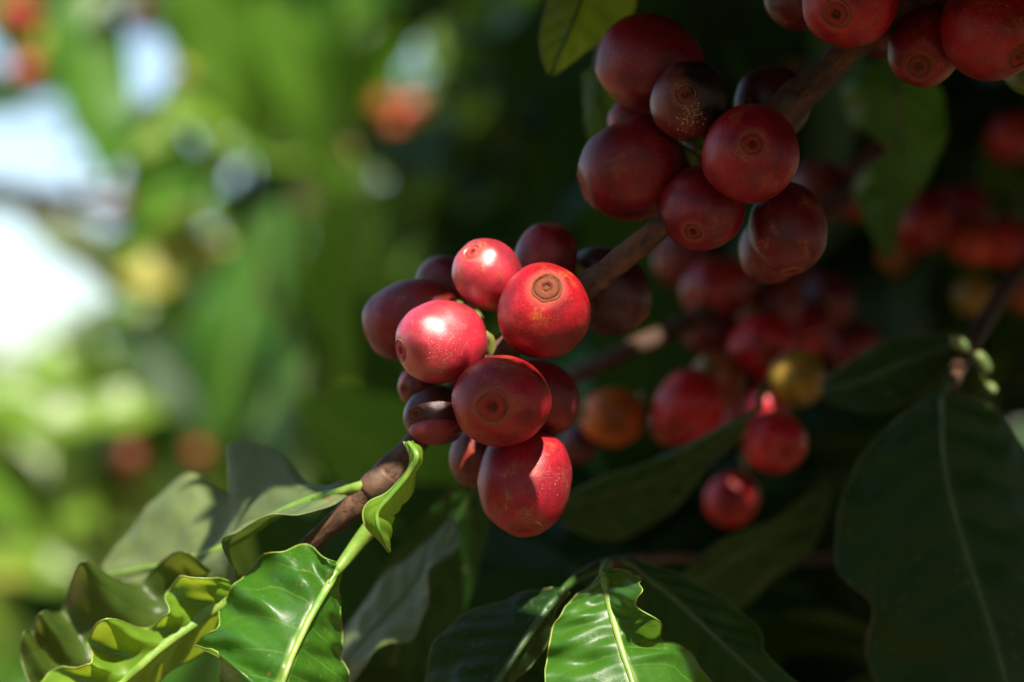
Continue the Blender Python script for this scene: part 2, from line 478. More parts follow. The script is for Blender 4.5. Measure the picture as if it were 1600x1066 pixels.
def hero_leaf(branch, Lc, Mc, Rc, mat='leaf', rib='rib', margin='margin', petiole=None, pr=10, rib_r=(7.5, 2.0), rib_off=0.0001, back=False,
              margin_r=1.2, camber=0.0, quilt=0.00016, veins=7.0, slant=1.5, seed=0, label=None, n=44, m=9):
    Lc, Mc, Rc = [[P(*q) for q in c] for c in (Lc, Mc, Rc)]
    acc = Vector((0, 0, 0))                      # upper side towards the lens unless back
    for i in range(len(Mc) - 1):
        acc += (Mc[i + 1] - Mc[i]).cross(Rc[i] - Lc[i])
    if (acc.y > 0) != back:
        Lc, Rc = Rc, Lc
    v, f, uv, mid, le, re = leaf_surface(Lc, Mc, Rc, n, m, camber, quilt, veins, slant, seed)
    o = put(link("leaf", mesh("leaf", v, f, uv), M[mat]), branch)
    if label: o["label"] = label
    tow = Vector((0, -1, 0))
    k = len(mid)
    pts = [p + tow * rib_off for p in mid]
    rr = [px_len(rib_r[0] + (rib_r[1] - rib_r[0]) * i / (k - 1)) * min(1.0, 0.5 + 0.5 * i / 6) for i in range(k)]
    r = link("midrib", tube_mesh("midrib", pts, rr, 10, flat=0.5), M[rib]); r.parent = o
    if margin:
        for e in (le, re):
            s = link("leaf_margin", tube_mesh("leaf_margin", e, [px_len(margin_r)] * k, 6), M[margin]); s.parent = o
    if petiole:
        pp = crom([P(*q) for q in petiole] + [pts[min(3, k - 1)], pts[min(8, k - 1)]], 18)
        s = link("petiole", tube_mesh("petiole", pp, [px_len(pr * 1.1 * (1 - i / 17) + rib_r[0] * 0.5 * i / 17) for i in range(18)], 12), M[rib]); s.parent = o
    return o

# template coffee leaf, length 1 along +X, blade in XY, tip drooping to -Z
def template_leaf(seed, n=14, m=4, wid=0.19, wav=0.030, droop=0.20, fold=0.10, twist=0.0):
    rs = random.Random(seed)
    ph = [rs.uniform(0, 6.28) for _ in range(4)]
    fq = rs.uniform(4.0, 6.0)
    v, f, uv = [], [], []
    nu = 2 * m + 1
    for i in range(n):
        t = i / (n - 1)
        w = wid * (math.sin(math.pi * t ** 0.92) ** 0.85) * (1.0 - 0.35 * t ** 6)
        if t > 0.86: w *= max(0.08, 1 - (t - 0.86) / 0.14 * 0.75)
        w = max(w, 0.004)
        x = t - 0.10 * droop * t * t
        zc = -droop * t * t
        yc = 0.04 * math.sin(t * 3 + ph[3])
        for j in range(nu):
            u = (j - m) / m
            a = twist * t
            z = fold * abs(u) * w / wid * 0.6 + wav * abs(u) ** 1.6 * math.sin(fq * 2 * math.pi * t * 0.5 + (ph[0] if u < 0 else ph[1])) * math.sin(math.pi * t)
            y = u * w
            y, z = y * math.cos(a) - z * math.sin(a), y * math.sin(a) + z * math.cos(a)
            v.append(Vector((x, yc + y, zc + z)))
            uv.append((t, j / (2 * m)))
    for i in range(n - 1):
        for j in range(nu - 1):
            a = i * nu + j
            f.append((a, a + nu, a + nu + 1, a + 1))
    return v, f, uv

TV = [template_leaf(100 + i, droop=0.08 + 0.05 * i, fold=0.05 + 0.03 * (i % 3), wid=0.17 + 0.012 * (i % 4), twist=(-0.5, 0.3, 0.0, 0.6, -0.2, 0.1)[i]) for i in range(6)]
_tm = {}
def template_mesh(i, mat):
    key = (i % 6, mat)
    if key not in _tm:
        v, f, uv = TV[i % 6]
        me = mesh("leaf", v, f, uv)
        me.materials.append(M[mat])
        _tm[key] = me
    return _tm[key]

def aim(direction, face):
    """rotation taking +X to direction and +Z as near to face as possible"""
    x = direction.normalized()
    z = (face - x * face.dot(x))
    if z.length < 1e-4:
        z = x.orthogonal()
    z.normalize()
    y = z.cross(x)
    return Matrix((x, y, z)).transposed()

def bg_leaf(branch, base, direction, face, length, mat, i):
    o = link("leaf", template_mesh(i, mat))
    Mx = Matrix.Translation(base) @ aim(direction, face).to_4x4() @ Matrix.Diagonal((length, length, length, 1))
    put(o, branch)
    o.matrix_basis = Mx
    return o

# ------------------------------------------------------------------ cherries
def lump(p, seed, amt=0.07):
    q = p * 0.9 + Vector((seed * 5.3, seed * 2.1, -seed * 3.7))
    s = 1 + amt * mnoise.noise(q) + amt * 0.35 * mnoise.noise(q * 2.6)
    return Vector((p.x * s, p.y * s * 0.97, p.z * s))

def body_z(rho):
    # apex half of the profile, flattened round the scar
    z = (1 - rho ** 2.25) ** (1 / 2.15)
    return z - 0.035 * math.exp(-(rho / 0.25) ** 4)

def cherry_mesh(seed, seg=64, wrinkle=0.0, f_=1.0):
    prof = [(r, body_z(r) - (0.06 if r < 0.225 * f_ else 0.0)) for r in (0.03, 0.10, 0.15, 0.19, 0.215 * f_, 0.24 * f_, 0.30 * f_, 0.36 * f_ ** 0.5, 0.45)]
    for k in range(1, 34):
        a = math.pi / 2 * (0.30 + 0.70 * k / 33)
        r = math.sin(a)
        prof.append((r, body_z(min(r, 0.99999)) if r < 0.9995 else 0.0))
    for k in range(1, 32):
        a = math.pi / 2 * (1 - k / 32)
        r = max(math.sin(a), 0.0)
        z = -((1 - min(r, 0.99999) ** 2.1) ** (1 / 2.05)) * 1.02
        z += 0.05 * math.exp(-(r / 0.16) ** 2)
        prof.append((max(r, 0.02), z))
    v, f = [], []
    for (r, z) in prof:
        for k in range(seg):
            th = 2 * math.pi * k / seg
            p = lump(Vector((r * math.cos(th), r * math.sin(th), z)), seed)
            if wrinkle:
                c = math.sin(th * 5 + 3 * mnoise.noise(Vector((z * 2, seed, 0)))) * 0.5 + math.sin(th * 9 + z * 4) * 0.25
                p *= 1 - wrinkle * max(0, c) * (1 - abs(z)) 
            v.append(p)
    n = len(prof)
    for i in range(n - 1):
        for k in range(seg):
            k2 = (k + 1) % seg
            f.append((i * seg + k, (i + 1) * seg + k, (i + 1) * seg + k2, i * seg + k2))
    v.append(lump(Vector((0, 0, prof[0][1])), seed)); c = len(v) - 1
    for k in range(seg): f.append((c, k, (k + 1) % seg))
    v.append(lump(Vector((0, 0, prof[-1][1])), seed)); c = len(v) - 1
    b = (n - 1) * seg
    for k in range(seg): f.append((c, b + (k + 1) % seg, b + k))
    me = mesh("cherry_skin", v, f)
    me.materials.append(M['cherry'])
    return me

def scar_mesh(seed, seg=56, f_=1.0):
    prof = [(0.305, -0.03), (0.292, -0.006), (0.275, 0.004), (0.262, 0.012), (0.248, 0.006), (0.235, -0.010), (0.222, -0.012), (0.205, 0.000), (0.185, 0.006), (0.16, 0.010),
            (0.13, 0.016), (0.105, 0.012), (0.085, -0.004), (0.07, -0.022), (0.055, -0.034), (0.042, -0.030), (0.032, -0.012), (0.022, -0.008), (0.012, -0.016)]
    v, f = [], []
    for r, h in prof:
        r *= f_ * (1.0, 0.86, 1.08, 0.94, 1.12, 0.9)[seed % 6]
        for k in range(seg):
            th = 2 * math.pi * k / seg
            w = 1 + 0.16 * mnoise.noise(Vector((math.cos(th) * 1.3, math.sin(th) * 1.3, seed * 4.0))) + 0.05 * mnoise.noise(Vector((math.cos(th) * 5, math.sin(th) * 5, seed * 4.0 + r * 9)))
            h2 = h * (1 + 0.5 * mnoise.noise(Vector((math.cos(th) * 3, math.sin(th) * 3, seed + r * 20))))
            v.append(lump(Vector((r * w * math.cos(th), r * w * math.sin(th), body_z(r * w) + h2 * (1.9 if h2 > -0.02 else 1.5))), seed))
    n = len(prof)
    for i in range(n - 1):
        for k in range(seg):
            k2 = (k + 1) % seg
            f.append((i * seg + k, i * seg + k2, (i + 1) * seg + k2, (i + 1) * seg + k))
    v.append(lump(Vector((0, 0, body_z(0) - 0.02)), seed)); c = len(v) - 1
    b = (n - 1) * seg
    for k in range(seg): f.append((b + k, b + (k + 1) % seg, c))
    me = mesh("calyx_scar", v, f)
    me.materials.append(M['scar'])
    return me

CM = [cherry_mesh(s) for s in range(6)]
SM = [scar_mesh(s) for s in range(6)]
CMB = [cherry_mesh(s, f_=1.3) for s in range(6)]
CMW = cherry_mesh(6, wrinkle=0.10)
SMB = [scar_mesh(s, f_=1.3) for s in range(6)]
SMW = scar_mesh(6)
_k = [0]
RED, DEEP, DARK = (0.42, 0.006, 0.014), (0.225, 0.006, 0.012), (0.15, 0.006, 0.012)
BRIGHT, ORANGE, OLIVE, GREEN = (0.54, 0.022, 0.045), (0.62, 0.13, 0.008), (0.46, 0.28, 0.02), (0.12, 0.20, 0.03)
BROWN = (0.085, 0.022, 0.018)

def cherry(px, py, d, r, el, apex, colour, label, group, stem_at=None, dust=0.1, orange=0.4, scuff=0.5, rot=0.0, wide=1.0, spin=None, wrinkled=False, big=False, russet=None, glare_wax=0.0):
    """apex = (right, up, towards the camera): where the calyx scar points"""
    k = _k[0]; _k[0] += 1
    c = P(px, py, d)
    R = px_len(r, d)
    ax = Vector((apex[0], -apex[2], apex[1])).normalized()
    o = link("coffee_cherry", CMW if wrinkled else (CMB if big else CM)[k % 6])
    q = ax.to_track_quat('Z', 'Y')
    q = q @ Quaternion((0, 0, 1), spin if spin is not None else (k * 2.399) % 6.283)
    o.matrix_world = Matrix.Translation(c) @ q.to_matrix().to_4x4() @ Matrix.Diagonal((R * wide, R, R * el, 1))
    o.color = (*colour, 1)
    o["dust"], o["orange"], o["scuff"], o["rot"] = float(dust), float(orange), float(scuff), float(rot)
    fs = 1.0 if wrinkled else (1.0, 0.86, 1.08, 0.94, 1.12, 0.9)[k % 6]
    o["ring"], o["russet"] = (1.3 if big else 1.0) * fs, float(russet if russet is not None else (0.1, 0.4, 0.2, 0.55, 0.15, 0.3)[(k * 5 + k // 3) % 6])
    o["glare_wax"] = float(glare_wax)
    tag(o, label, "coffee cherry", group)
    s = link("calyx_scar", SMW if wrinkled else (SMB if big else SM)[k % 6]); s.parent = o
    s["ring"], s["russet"] = o["ring"], o["russet"]
    s.color = o.color
    s["dust"], s["orange"], s["scuff"], s["rot"] = float(dust), float(orange), float(scuff), float(rot)
    if stem_at is not None:
        inv = o.matrix_world.inverted()
        a = inv @ (c - ax * R * el * 0.94)
        b = inv @ P(*stem_at)
        if d > 60 and (b - a).length > 1.0:
            b = a + (b - a).normalized() * 1.0
        pts = crom([a, a * 0.75 + b * 0.25 + Vector((0, 0, -0.12)), a * 0.35 + b * 0.65, b], 8)
        st = link("stalk", tube_mesh("stalk", pts, [0.16, 0.14, 0.13, 0.13, 0.13, 0.14, 0.16, 0.18], 8), M['stalk'])
        st.parent = o
    return o

# ------------------------------------------------------------------ the branch in focus
BR = "branches of the coffee plants"
main = empty("coffee_branch", P(590, 765, 8))
tag(main, "brown coffee branch in focus crossing diagonally behind the red cherries", "branch", BR)

def stem_part(branch, ctrl, radii_px, d_avg=5, name="stem", mat='bark', seg=16, n=60, lump=0.16):
    pts = crom([P(*q) for q in ctrl], n)
    rr = []
    for i in range(n):
        t = i / (n - 1) * (len(radii_px) - 1)
        k = min(int(t), len(radii_px) - 2)
        f = t - k
        f = f * f * (3 - 2 * f)
        rr.append(px_len(radii_px[k] * (1 - f) + radii_px[k + 1] * f, d_avg))
    o = put(link(name, tube_mesh(name, pts, rr, seg, lump=lump, seed=len(branch.children)), M[mat]), branch)
    return o

stem_part(main, [(440, 900, 12), (500, 838, 9), (560, 785, 7), (600, 748, 7), (660, 680, 9), (740, 590, 10), (830, 510, 11), (930, 437, 8), (1035, 352, 7),
                 (1130, 262, 9), (1225, 172, 8), (1290, 112, 8), (1360, 45, 9), (1450, -20, 10), (1560, -110, 12)],
          [14, 16, 19, 25, 18, 20, 24, 20, 19, 23, 30, 23, 22, 27, 24], n=150)
# swollen, russet nodes (a collar round the stem)
for (a, b, r) in (((575, 772, 6.5), (607, 740, 6.5), 24), ((1212, 184, 7.6), (1248, 150, 7.6), 29), ((925, 441, 8), (945, 425, 8), 21.5)):
    A, B = P(*a), P(*b)
    pts = [A.lerp(B, k / 8) for k in range(9)]
    rr = [px_len(r * (0.86 + 0.16 * math.sin(math.pi * k / 8))) for k in range(9)]
    put(link("node", tube_mesh("node", pts, rr, 16, lump=0.22), M['bark_node']), main)

# leaf lit by the sun at the branch end
hero_leaf(main,
    [(528, 880, 4), (508, 872, 1), (480, 852, 7), (438, 864, 3), (398, 886, 10), (366, 918, 4), (352, 955, 10), (346, 986, 1), (311, 1012, 9), (345, 1024, -7), (352, 1066, 3), (338, 1115, -9)],
    [(530, 886, 3), (519, 905, 1.5), (507, 925, 0), (495, 946, -2), (482, 970, -4), (470, 995, -6), (459, 1019, -8), (449, 1045, -10), (440, 1070, -11), (431, 1095, -12), (423, 1120, -13), (415, 1143, -14)],
    [(532, 888, 3), (527, 910, 6), (523, 935, 9), (521, 958, 6), (518, 980, 12), (523, 1003, 7), (522, 1026, 12), (533, 1048, 5), (538, 1072, 8), (552, 1095, 1), (556, 1118, 5), (560, 1140, -2)],
    'leaf', petiole=[(590, 812, 5), (568, 838, 5), (545, 868, 4), (528, 890, 2.6)], pr=14, rib_r=(7, 3.5), camber=0.10, quilt=0.00022, seed=1,
    label="bright green sunlit leaf with pale midrib", n=60, m=12)
# ruffled yellow green leaf
hero_leaf(main,
    [(368, 912, 8), (305, 898, 2), (257, 920, 13), (262, 955, 3), (225, 978, 12), (165, 968, 0), (134, 1000, 13), (142, 1035, 2), (85, 1050, 12), (58, 1078, 6)],
    [(372, 922, 9), (350, 940, 8), (325, 957, 8), (300, 976, 7), (272, 996, 6), (245, 1017, 5), (220, 1040, 4), (195, 1062, 4), (170, 1085, 3), (140, 1110, 2)],
    [(376, 932, 11), (362, 962, 15), (342, 987, 18), (320, 1010, 19), (294, 1032, 19), (270, 1052, 19), (242, 1077, 18), (217, 1097, 15), (187, 1112, 10), (147, 1117, 4)],
    'leaf_young', petiole=[(470, 862, 14), (430, 885, 13), (395, 908, 11), (370, 923, 9)], pr=10, rib_r=(10, 5), seed=2, margin_r=1.5, quilt=0.00025,
    label="ruffled yellow green leaf seen almost edge on", n=70)
# olive ruffled leaf behind it
hero_leaf(main,
    [(345, 905, 22), (288, 862, 14), (256, 874, 23), (222, 912, 27), (182, 906, 20), (132, 880, 13), (112, 905, 20), (97, 955, 26), (64, 958, 15), (52, 985, 22), (38, 990, 15), (32, 1030, 18), (45, 1072, 15)],
    [(400, 895, 24), (350, 928, 24), (310, 948, 24), (275, 965, 23), (240, 982, 23), (210, 997, 22), (180, 1014, 22), (155, 1030, 21), (130, 1047, 21), (110, 1062, 20), (90, 1077, 20), (72, 1092, 19), (55, 1107, 18)],
    [(410, 905, 26), (375, 960, 30), (340, 985, 32), (305, 1005, 32), (272, 1025, 32), (240, 1040, 31), (212, 1056, 30), (186, 1070, 28), (160, 1085, 26), (138, 1098, 24), (110, 1105, 22), (85, 1110, 20), (58, 1112, 18)],
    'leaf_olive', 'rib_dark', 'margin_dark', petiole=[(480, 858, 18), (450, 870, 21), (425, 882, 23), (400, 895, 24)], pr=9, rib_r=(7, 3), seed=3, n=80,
    label="olive green leaf with a wavy upper edge")
# grey sheen leaf
hero_leaf(main,
    [(545, 757, 8), (482, 753, 16), (430, 702, 26), (367, 700, 31), (358, 768, 35), (290, 739, 39), (226, 802, 41), (160, 885, 40)],
    [(548, 763, 7), (485, 782, 9), (430, 806, 13), (385, 836, 17), (340, 858, 21), (290, 873, 26), (230, 887, 31), (165, 898, 36)],
    [(548, 770, 7), (470, 800, 3), (400, 822, 1), (352, 852, 3), (366, 905, 10), (300, 905, 22), (230, 912, 29), (168, 905, 35)],
    'leaf_sheen', 'rib', 'margin_dark', petiole=[(596, 752, 6), (578, 758, 6), (560, 762, 6), (545, 765, 7)], pr=12, rib_r=(9, 3), seed=4, n=60, camber=0.05,
    label="dull grey green leaf with a turned up lobe")
# slate dark leaf under the cluster
hero_leaf(main,
    [(545, 1075, 30), (592, 1012, 26), (645, 1000, 24), (668, 955, 26), (668, 895, 28), (716, 855, 32), (708, 808, 36)],
    [(525, 1070, 34), (565, 1005, 34), (605, 960, 34), (640, 920, 35), (668, 885, 35), (692, 845, 36), (706, 808, 37)],
    [(512, 1065, 38), (528, 995, 42), (560, 945, 43), (605, 902, 43), (648, 868, 42), (684, 835, 40), (704, 806, 38)],
    'leaf_sheen', 'rib_dark', 'margin_dark', rib_r=(5, 2), seed=5, n=50, camber=0.04, label="slate dark leaf below the cherries")
# young folded leaflet curling off the node
hero_leaf(main,
    [(632, 690, -2), (641, 714, -3), (622, 744, -2), (597, 772, -2), (574, 796, -2), (582, 824, -2), (605, 862, 0)],
    [(638, 690, -3), (651, 713, -5), (637, 742, -4), (609, 776, -4), (590, 801, -4), (593, 830, -4), (608, 863, 0)],
    [(644, 692, 0), (658, 716, 2), (648, 744, 4), (628, 778, 6), (612, 806, 6), (606, 835, 4), (610, 862, 1)],
    'leaf_young', 'rib', 'margin', rib_r=(5, 2), margin_r=1.5, seed=6, n=50, camber=0.10,
    label="tiny pale green folded leaf at the node")
# dark leaf half hidden behind the bottom cherries
hero_leaf(main,
    [(740, 690, 40), (700, 760, 42), (640, 830, 44), (590, 900, 46), (560, 990, 48)],
    [(760, 700, 42), (730, 780, 44), (690, 860, 46), (650, 940, 48), (610, 1040, 50)],
    [(790, 720, 44), (770, 800, 46), (750, 890, 48), (715, 980, 50), (640, 1070, 50)],
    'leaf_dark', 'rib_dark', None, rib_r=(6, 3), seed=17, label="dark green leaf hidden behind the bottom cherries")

# ------------------------------------------------------------------ cherries on that branch
GA = "cherries of the front cluster"
S0 = (770, 560, 10)
cherry(762, 430, 8, 54, 1.08, (-0.42, 0.57, 0.71), BRIGHT, "small bright red cherry with a sun glare, topmost of the front cluster", GA, (800, 530, 10), dust=0.15, orange=0.6, scuff=0.7, glare_wax=1.0)
cherry(643, 500, 17, 64, 1.19, (-0.75, -0.25, 0.05), DEEP, "dark maroon cherry at the far left of the front cluster", GA, (760, 580, 10), orange=0.5)
cherry(689, 535, 4, 65, 1.13, (-0.86, -0.20, 0.42), BRIGHT, "sunlit red cherry dusted with white grains", GA, (775, 560, 10), dust=1.0, orange=0.5, scuff=0.6, glare_wax=1.0)
cherry(849, 488, 0, 73, 1.05, (0.05, 0.45, 0.89), (0.40, 0.008, 0.016), "large smooth red cherry with a broad brown calyx ring beside the branch", GA, (835, 515, 10), orange=0.8, dust=0.15, big=True, russet=1.0)
cherry(852, 405, 17, 52, 1.08, (0.2, 0.8, 0.2), DEEP, "maroon cherry peeking out behind the topmost sunlit one", GA, (850, 490, 11))
cherry(697, 446, 26, 46, 1.1, (-0.6, 0.5, -0.3), DARK, "sliver of dark cherry between the leftmost and the sunlit top cherry", GA, (780, 550, 11))
cherry(783, 627, -2, 74, 1.02, (-0.17, -0.14, 0.97), (0.36, 0.006, 0.014), "crimson cherry facing the viewer with a red button scar", GA, (780, 560, 10), wide=1.04, spin=0.0, orange=0.6, big=True)
cherry(843, 622, 13, 58, 1.12, (0.6, -0.4, -0.2), DEEP, "shaded red cherry tucked behind the cherry with the button scar", GA, (800, 545, 11))
cherry(682, 650, 7, 48, 1.10, (-0.55, 0.03, 0.80), BROWN, "small shrivelled purplish brown cherry with a red fold", GA, (730, 610, 10), dust=0.1, orange=0.2, scuff=0.3, rot=0.35, wrinkled=True, russet=0.7)
cherry(748, 714, 18, 45, 1.08, (-0.3, -0.7, 0.1), (0.20, 0.02, 0.016), "half hidden russet cherry between the shrivelled and the bottom one", GA, (765, 600, 11), orange=0.9)
cherry(820, 752, 8, 75, 1.11, (0.0, -0.90, 0.40), (0.42, 0.012, 0.026), "lowest cherry of the front cluster, half in shadow and half sunlit", GA, (800, 560, 11), dust=0.5, orange=0.6, scuff=0.9, spin=0.5, big=True)
cherry(655, 603, 16, 32, 1.1, (-0.6, -0.15, 0.7), (0.22, 0.03, 0.02), "little russet cherry squeezed under the dusty sunlit one", GA, (740, 590, 11), orange=0.8)
cherry(948, 455, 22, 66, 1.1, (0.6, -0.5, 0.0), (0.07, 0.008, 0.010), "very dark cherry behind the bare stretch of branch", GA, (925, 442, 9), orange=0.1)

GB = "cherries of the upper cluster"
cherry(1018, 100, 15, 78, 1.10, (-0.80, 0.35, -0.2), DEEP, "big dusky maroon cherry at the top of the upper cluster", GB, (1120, 250, 10), orange=0.45, dust=0.05, scuff=0.2)
cherry(1079, 158, 4, 63, 1.02, (-0.22, 0.0, 0.97), (0.15, 0.022, 0.020), "blackened cherry with mouldy tan crumbs near its scar", GB, (1110, 230, 9), rot=1.0, dust=0.4, orange=0.3, spin=0.45)
cherry(1173, 241, -3, 77, 1.03, (-0.09, 0.06, 0.99), (0.34, 0.006, 0.014), "round wine red cherry with a brown ringed scar facing the viewer", GB, (1180, 215, 9), orange=0.6)
cherry(988, 265, 13, 79, 1.05, (-0.70, -0.25, 0.0), DEEP, "smooth maroon cherry at the left of the upper cluster", GB, (1110, 285, 9), orange=0.5, scuff=0.4)
cherry(1099, 325, 7, 67, 1.06, (-0.30, -0.62, 0.73), (0.235, 0.006, 0.013), "dark red cherry whose scar faces down above the bare branch", GB, (1130, 270, 9), orange=0.45, dust=0.2)
cherry(1230, 358, 8, 62, 1.18, (0.05, -0.94, 0.28), (0.165, 0.007, 0.012), "dark scuffed cherry hanging lowest in the upper cluster", GB, (1190, 225, 9), orange=0.45, dust=0.35, scuff=0.9)
cherry(1205, 388, 20, 50, 1.1, (-0.1, -0.9, -0.1), (0.17, 0.016, 0.014), "russet cherry half covered by the dark scuffed one", GB, (1185, 230, 10), orange=0.6)
cherry(1207, 162, 18, 60, 1.05, (0.3, 0.4, -0.6), (0.09, 0.010, 0.014), "dark purple cherry behind the branch node", GB, (1215, 190, 10), orange=0.1)
cherry(990, 190, 27, 36, 1.1, (-0.8, 0.1, -0.2), (0.27, 0.02, 0.02), "sliver of red cherry between the two big maroon ones", GB, (1100, 240, 11))

GC = "cherries of the corner cluster"
cherry(1328, 2, 0, 75, 1.03, (-0.42, -0.44, 0.79), (0.48, 0.010, 0.016), "red cherry with an orange button scar over the branch at the top edge", GC, (1380, 20, 9), dust=0.3)
cherry(1250, -4, 12, 50, 1.08, (-0.6, -0.3, -0.2), (0.17, 0.014, 0.016), "dark cherry cut by the top edge behind the orange scarred one", GC, (1370, 30, 9), orange=0.8)
cherry(1446, 74, 8, 59, 1.14, (-0.32, -0.60, 0.72), (0.27, 0.009, 0.010), "dark red cherry with a rough russet scar under the top edge", GC, (1440, -10, 10), orange=0.6, scuff=0.9, big=True, russet=0.8)
cherry(1546, 48, -1, 77, 1.04, (0.44, -0.63, 0.62), (0.38, 0.010, 0.012), "red cherry speckled with orange in the corner", GC, (1500, -50, 10), orange=0.9, dust=0.35, scuff=0.8, big=True, russet=0.6)
cherry(1382, 40, 19, 50, 1.08, (0.3, -0.7, -0.3), (0.10, 0.008, 0.010), "shadowed cherry tucked under the branch at the top edge", GC, (1400, 10, 10))
cherry(1478, -30, 12, 48, 1.05, (-0.2, 0.6, 0.4), (0.16, 0.05, 0.018), "brownish cherry barely showing at the top edge", GC, (1460, -30, 10), orange=0.9)
cherry(1608, 108, 16, 40, 1.05, (0.2, -0.6, 0.5), GREEN, "green unripe cherry at the edge beside the speckled red one", GC, (1560, -90, 11), orange=0.1)

# the red fold of the shrivelled cherry
sh = [o for o in bpy.data.objects if o.get("label", "").startswith("small shrivelled")][0]
inv = sh.matrix_world.inverted()
fp = crom([inv @ P(*q) for q in [(650, 676, 5), (670, 676, 3.4), (694, 670, 3.2), (720, 660, 5)]], 14)
fo = link("skin_fold", tube_mesh("skin_fold", fp, [0.16 + 0.46 * math.sin(math.pi * min(1, 0.1 + i / 13)) ** 0.8 for i in range(14)], 14, flat=0.6), M['flesh'])
fo.parent = sh

def grains(label_start, spot, spread, n, size, c1, c2, name, seed):
    o = [q for q in bpy.data.objects if q.get("label", "").startswith(label_start)][0]
    me = o.data
    r = random.Random(seed)
    mw = o.matrix_world
    inv = mw.inverted()
    pts = [(mw @ v.co, (mw.to_3x3() @ v.normal).normalized()) for v in me.vertices]
    V, F = [], []
    tgt = [P(x, y, 0) for (x, y) in spot]
    for _ in range(n):
        t = r.choice(tgt)
        x, z = t.x + r.gauss(0, 1) * px_len(spread), t.z + r.gauss(0, 1) * px_len(spread)
        best = min((q for q in pts if q[1].y < -0.1), key=lambda q: ((q[0].x - x) ** 2 + (q[0].z - z) ** 2))
        if (best[0].x - x) ** 2 + (best[0].z - z) ** 2 > px_len(8) ** 2: continue
        c = Vector((x, best[0].y, z))
        nn = best[1]
        c = c - nn * ((c - best[0]).dot(nn))
        s = px_len(size) * r.uniform(0.5, 1.5)
        b = len(V)
        for d_ in ((1, 0, 0), (-1, 0, 0), (0, 1, 0), (0, -1, 0), (0, 0, 1), (0, 0, -1)):
            V.append(inv @ (c + Vector(d_) * s * r.uniform(0.6, 1.3)))
        for (i, j, k) in ((0, 2, 4), (2, 1, 4), (1, 3, 4), (3, 0, 4), (2, 0, 5), (1, 2, 5), (3, 1, 5), (0, 3, 5)):
            F.append((b + i, b + j, b + k))
    g = link(name, mesh(name, V, F, smooth=False), mat_plain(name, c1, c2, 400, 0.8))
    g.parent = o
    g["kind"] = "stuff"
grains("sunlit red cherry dusted", [(690, 530), (710, 535), (680, 548), (700, 555), (725, 520)], 11, 65, 0.75, (0.66, 0.42, 0.36), (0.5, 0.26, 0.22), "dust_grains", 1)
grains("lowest cherry of the front", [(872, 745), (882, 740), (868, 765), (850, 770)], 10, 24, 0.65, (0.66, 0.40, 0.36), (0.5, 0.26, 0.22), "dust_grains", 2)
grains("blackened cherry", [(1076, 178), (1072, 186), (1082, 190), (1068, 196), (1085, 180)], 8, 80, 1.6, (0.34, 0.20, 0.08), (0.50, 0.32, 0.15), "mould_crumbs", 3)
grains("red cherry speckled", [(1510, 20), (1525, 60), (1540, 30), (1500, 45)], 14, 80, 0.9, (0.45, 0.17, 0.05), (0.55, 0.28, 0.12), "dust_grains", 4)

# ------------------------------------------------------------------ second branch, a hand behind, out of focus
back = empty("coffee_branch", P(1080, 500, 92))
tag(back, "blurred thin brown branch with a pale sunlit spot behind the front cluster", "branch", BR)
stem_part(back, [(860, 606, 84), (930, 572, 82), (1005, 537, 84), (1080, 500, 92), (1170, 440, 100), (1260, 360, 105), (1380, 250, 120)], [13, 14, 15, 16, 17, 19, 20], 90, lump=0.2)
hero_leaf(back,
    [(868, 796, 62), (940, 742, 56), (1030, 712, 52), (1105, 682, 50), (1158, 646, 50)],
    [(872, 792, 64), (955, 768, 60), (1045, 738, 56), (1108, 700, 52), (1160, 654, 50)],
    [(878, 812, 66), (960, 842, 66), (1035, 802, 64), (1100, 745, 58), (1168, 668, 52)],
    'leaf_dark', 'rib_dark', 'margin_dark', rib_r=(6, 3), seed=8, camber=0.10, petiole=[(1200, 600, 70), (1185, 625, 60), (1160, 654, 50)], pr=8, label="blurred green leaf under the orange cherries")
hero_leaf(back,
    [(1010, 945, 70), (1050, 900, 66), (1130, 840, 64), (1210, 815, 64), (1290, 745, 68)],
    [(1000, 960, 72), (1060, 925, 70), (1140, 875, 68), (1215, 830, 68), (1295, 752, 70)],
    [(1010, 980, 76), (1090, 970, 78), (1180, 930, 76), (1260, 850, 74), (1300, 760, 72)],
    'leaf_dark', 'rib_dark', None, rib_r=(6, 3), seed=9, camber=0.08, label="dim leaf below the low red cherries")
GD = "blurred cherries on the branch behind"
DR = (0.64, 0.010, 0.018)
cherry(1076, 634, 74, 56, 1.08, (-0.3, -0.4, 0.5), DR, "blurred deep red cherry with an orange underside above a leaf tip", GD, (1120, 490, 94), orange=0.5)
cherry(1050, 660, 82, 34, 1.08, (-0.5, -0.6, 0.3), (0.48, 0.10, 0.015), "small orange cherry half covered by the deep red one", GD, (1120, 490, 94))
cherry(958, 652, 78, 46, 1.10, (-0.8, 0.1, 0.3), ORANGE, "single blurred orange cherry left of the deep red one", GD, (1010, 540, 86), orange=0.9)
cherry(1122, 592, 90, 44, 1.05, (-0.2, 0.3, 0.5), (0.42, 0.09, 0.014), "blurred rusty orange cherry between the red and the yellow ones", GD, (1110, 490, 94), orange=0.9)
cherry(1245, 592, 78, 45, 1.08, (0.1, 0.1, 0.9), OLIVE, "blurred yellow olive half ripe cherry", GD, (1180, 450, 100), orange=0.5)
cherry(1210, 690, 70, 50, 1.08, (0.2, -0.3, 0.9), (0.64, 0.012, 0.020), "blurred red cherry with its scar facing the viewer below the yellow one", GD, (1180, 480, 100), orange=0.4)
cherry(1196, 640, 82, 38, 1.05, (-0.1, 0.5, 0.5), BRIGHT, "blurred red cherry with a pink sunlit spot under the yellow one", GD, (1170, 460, 100))
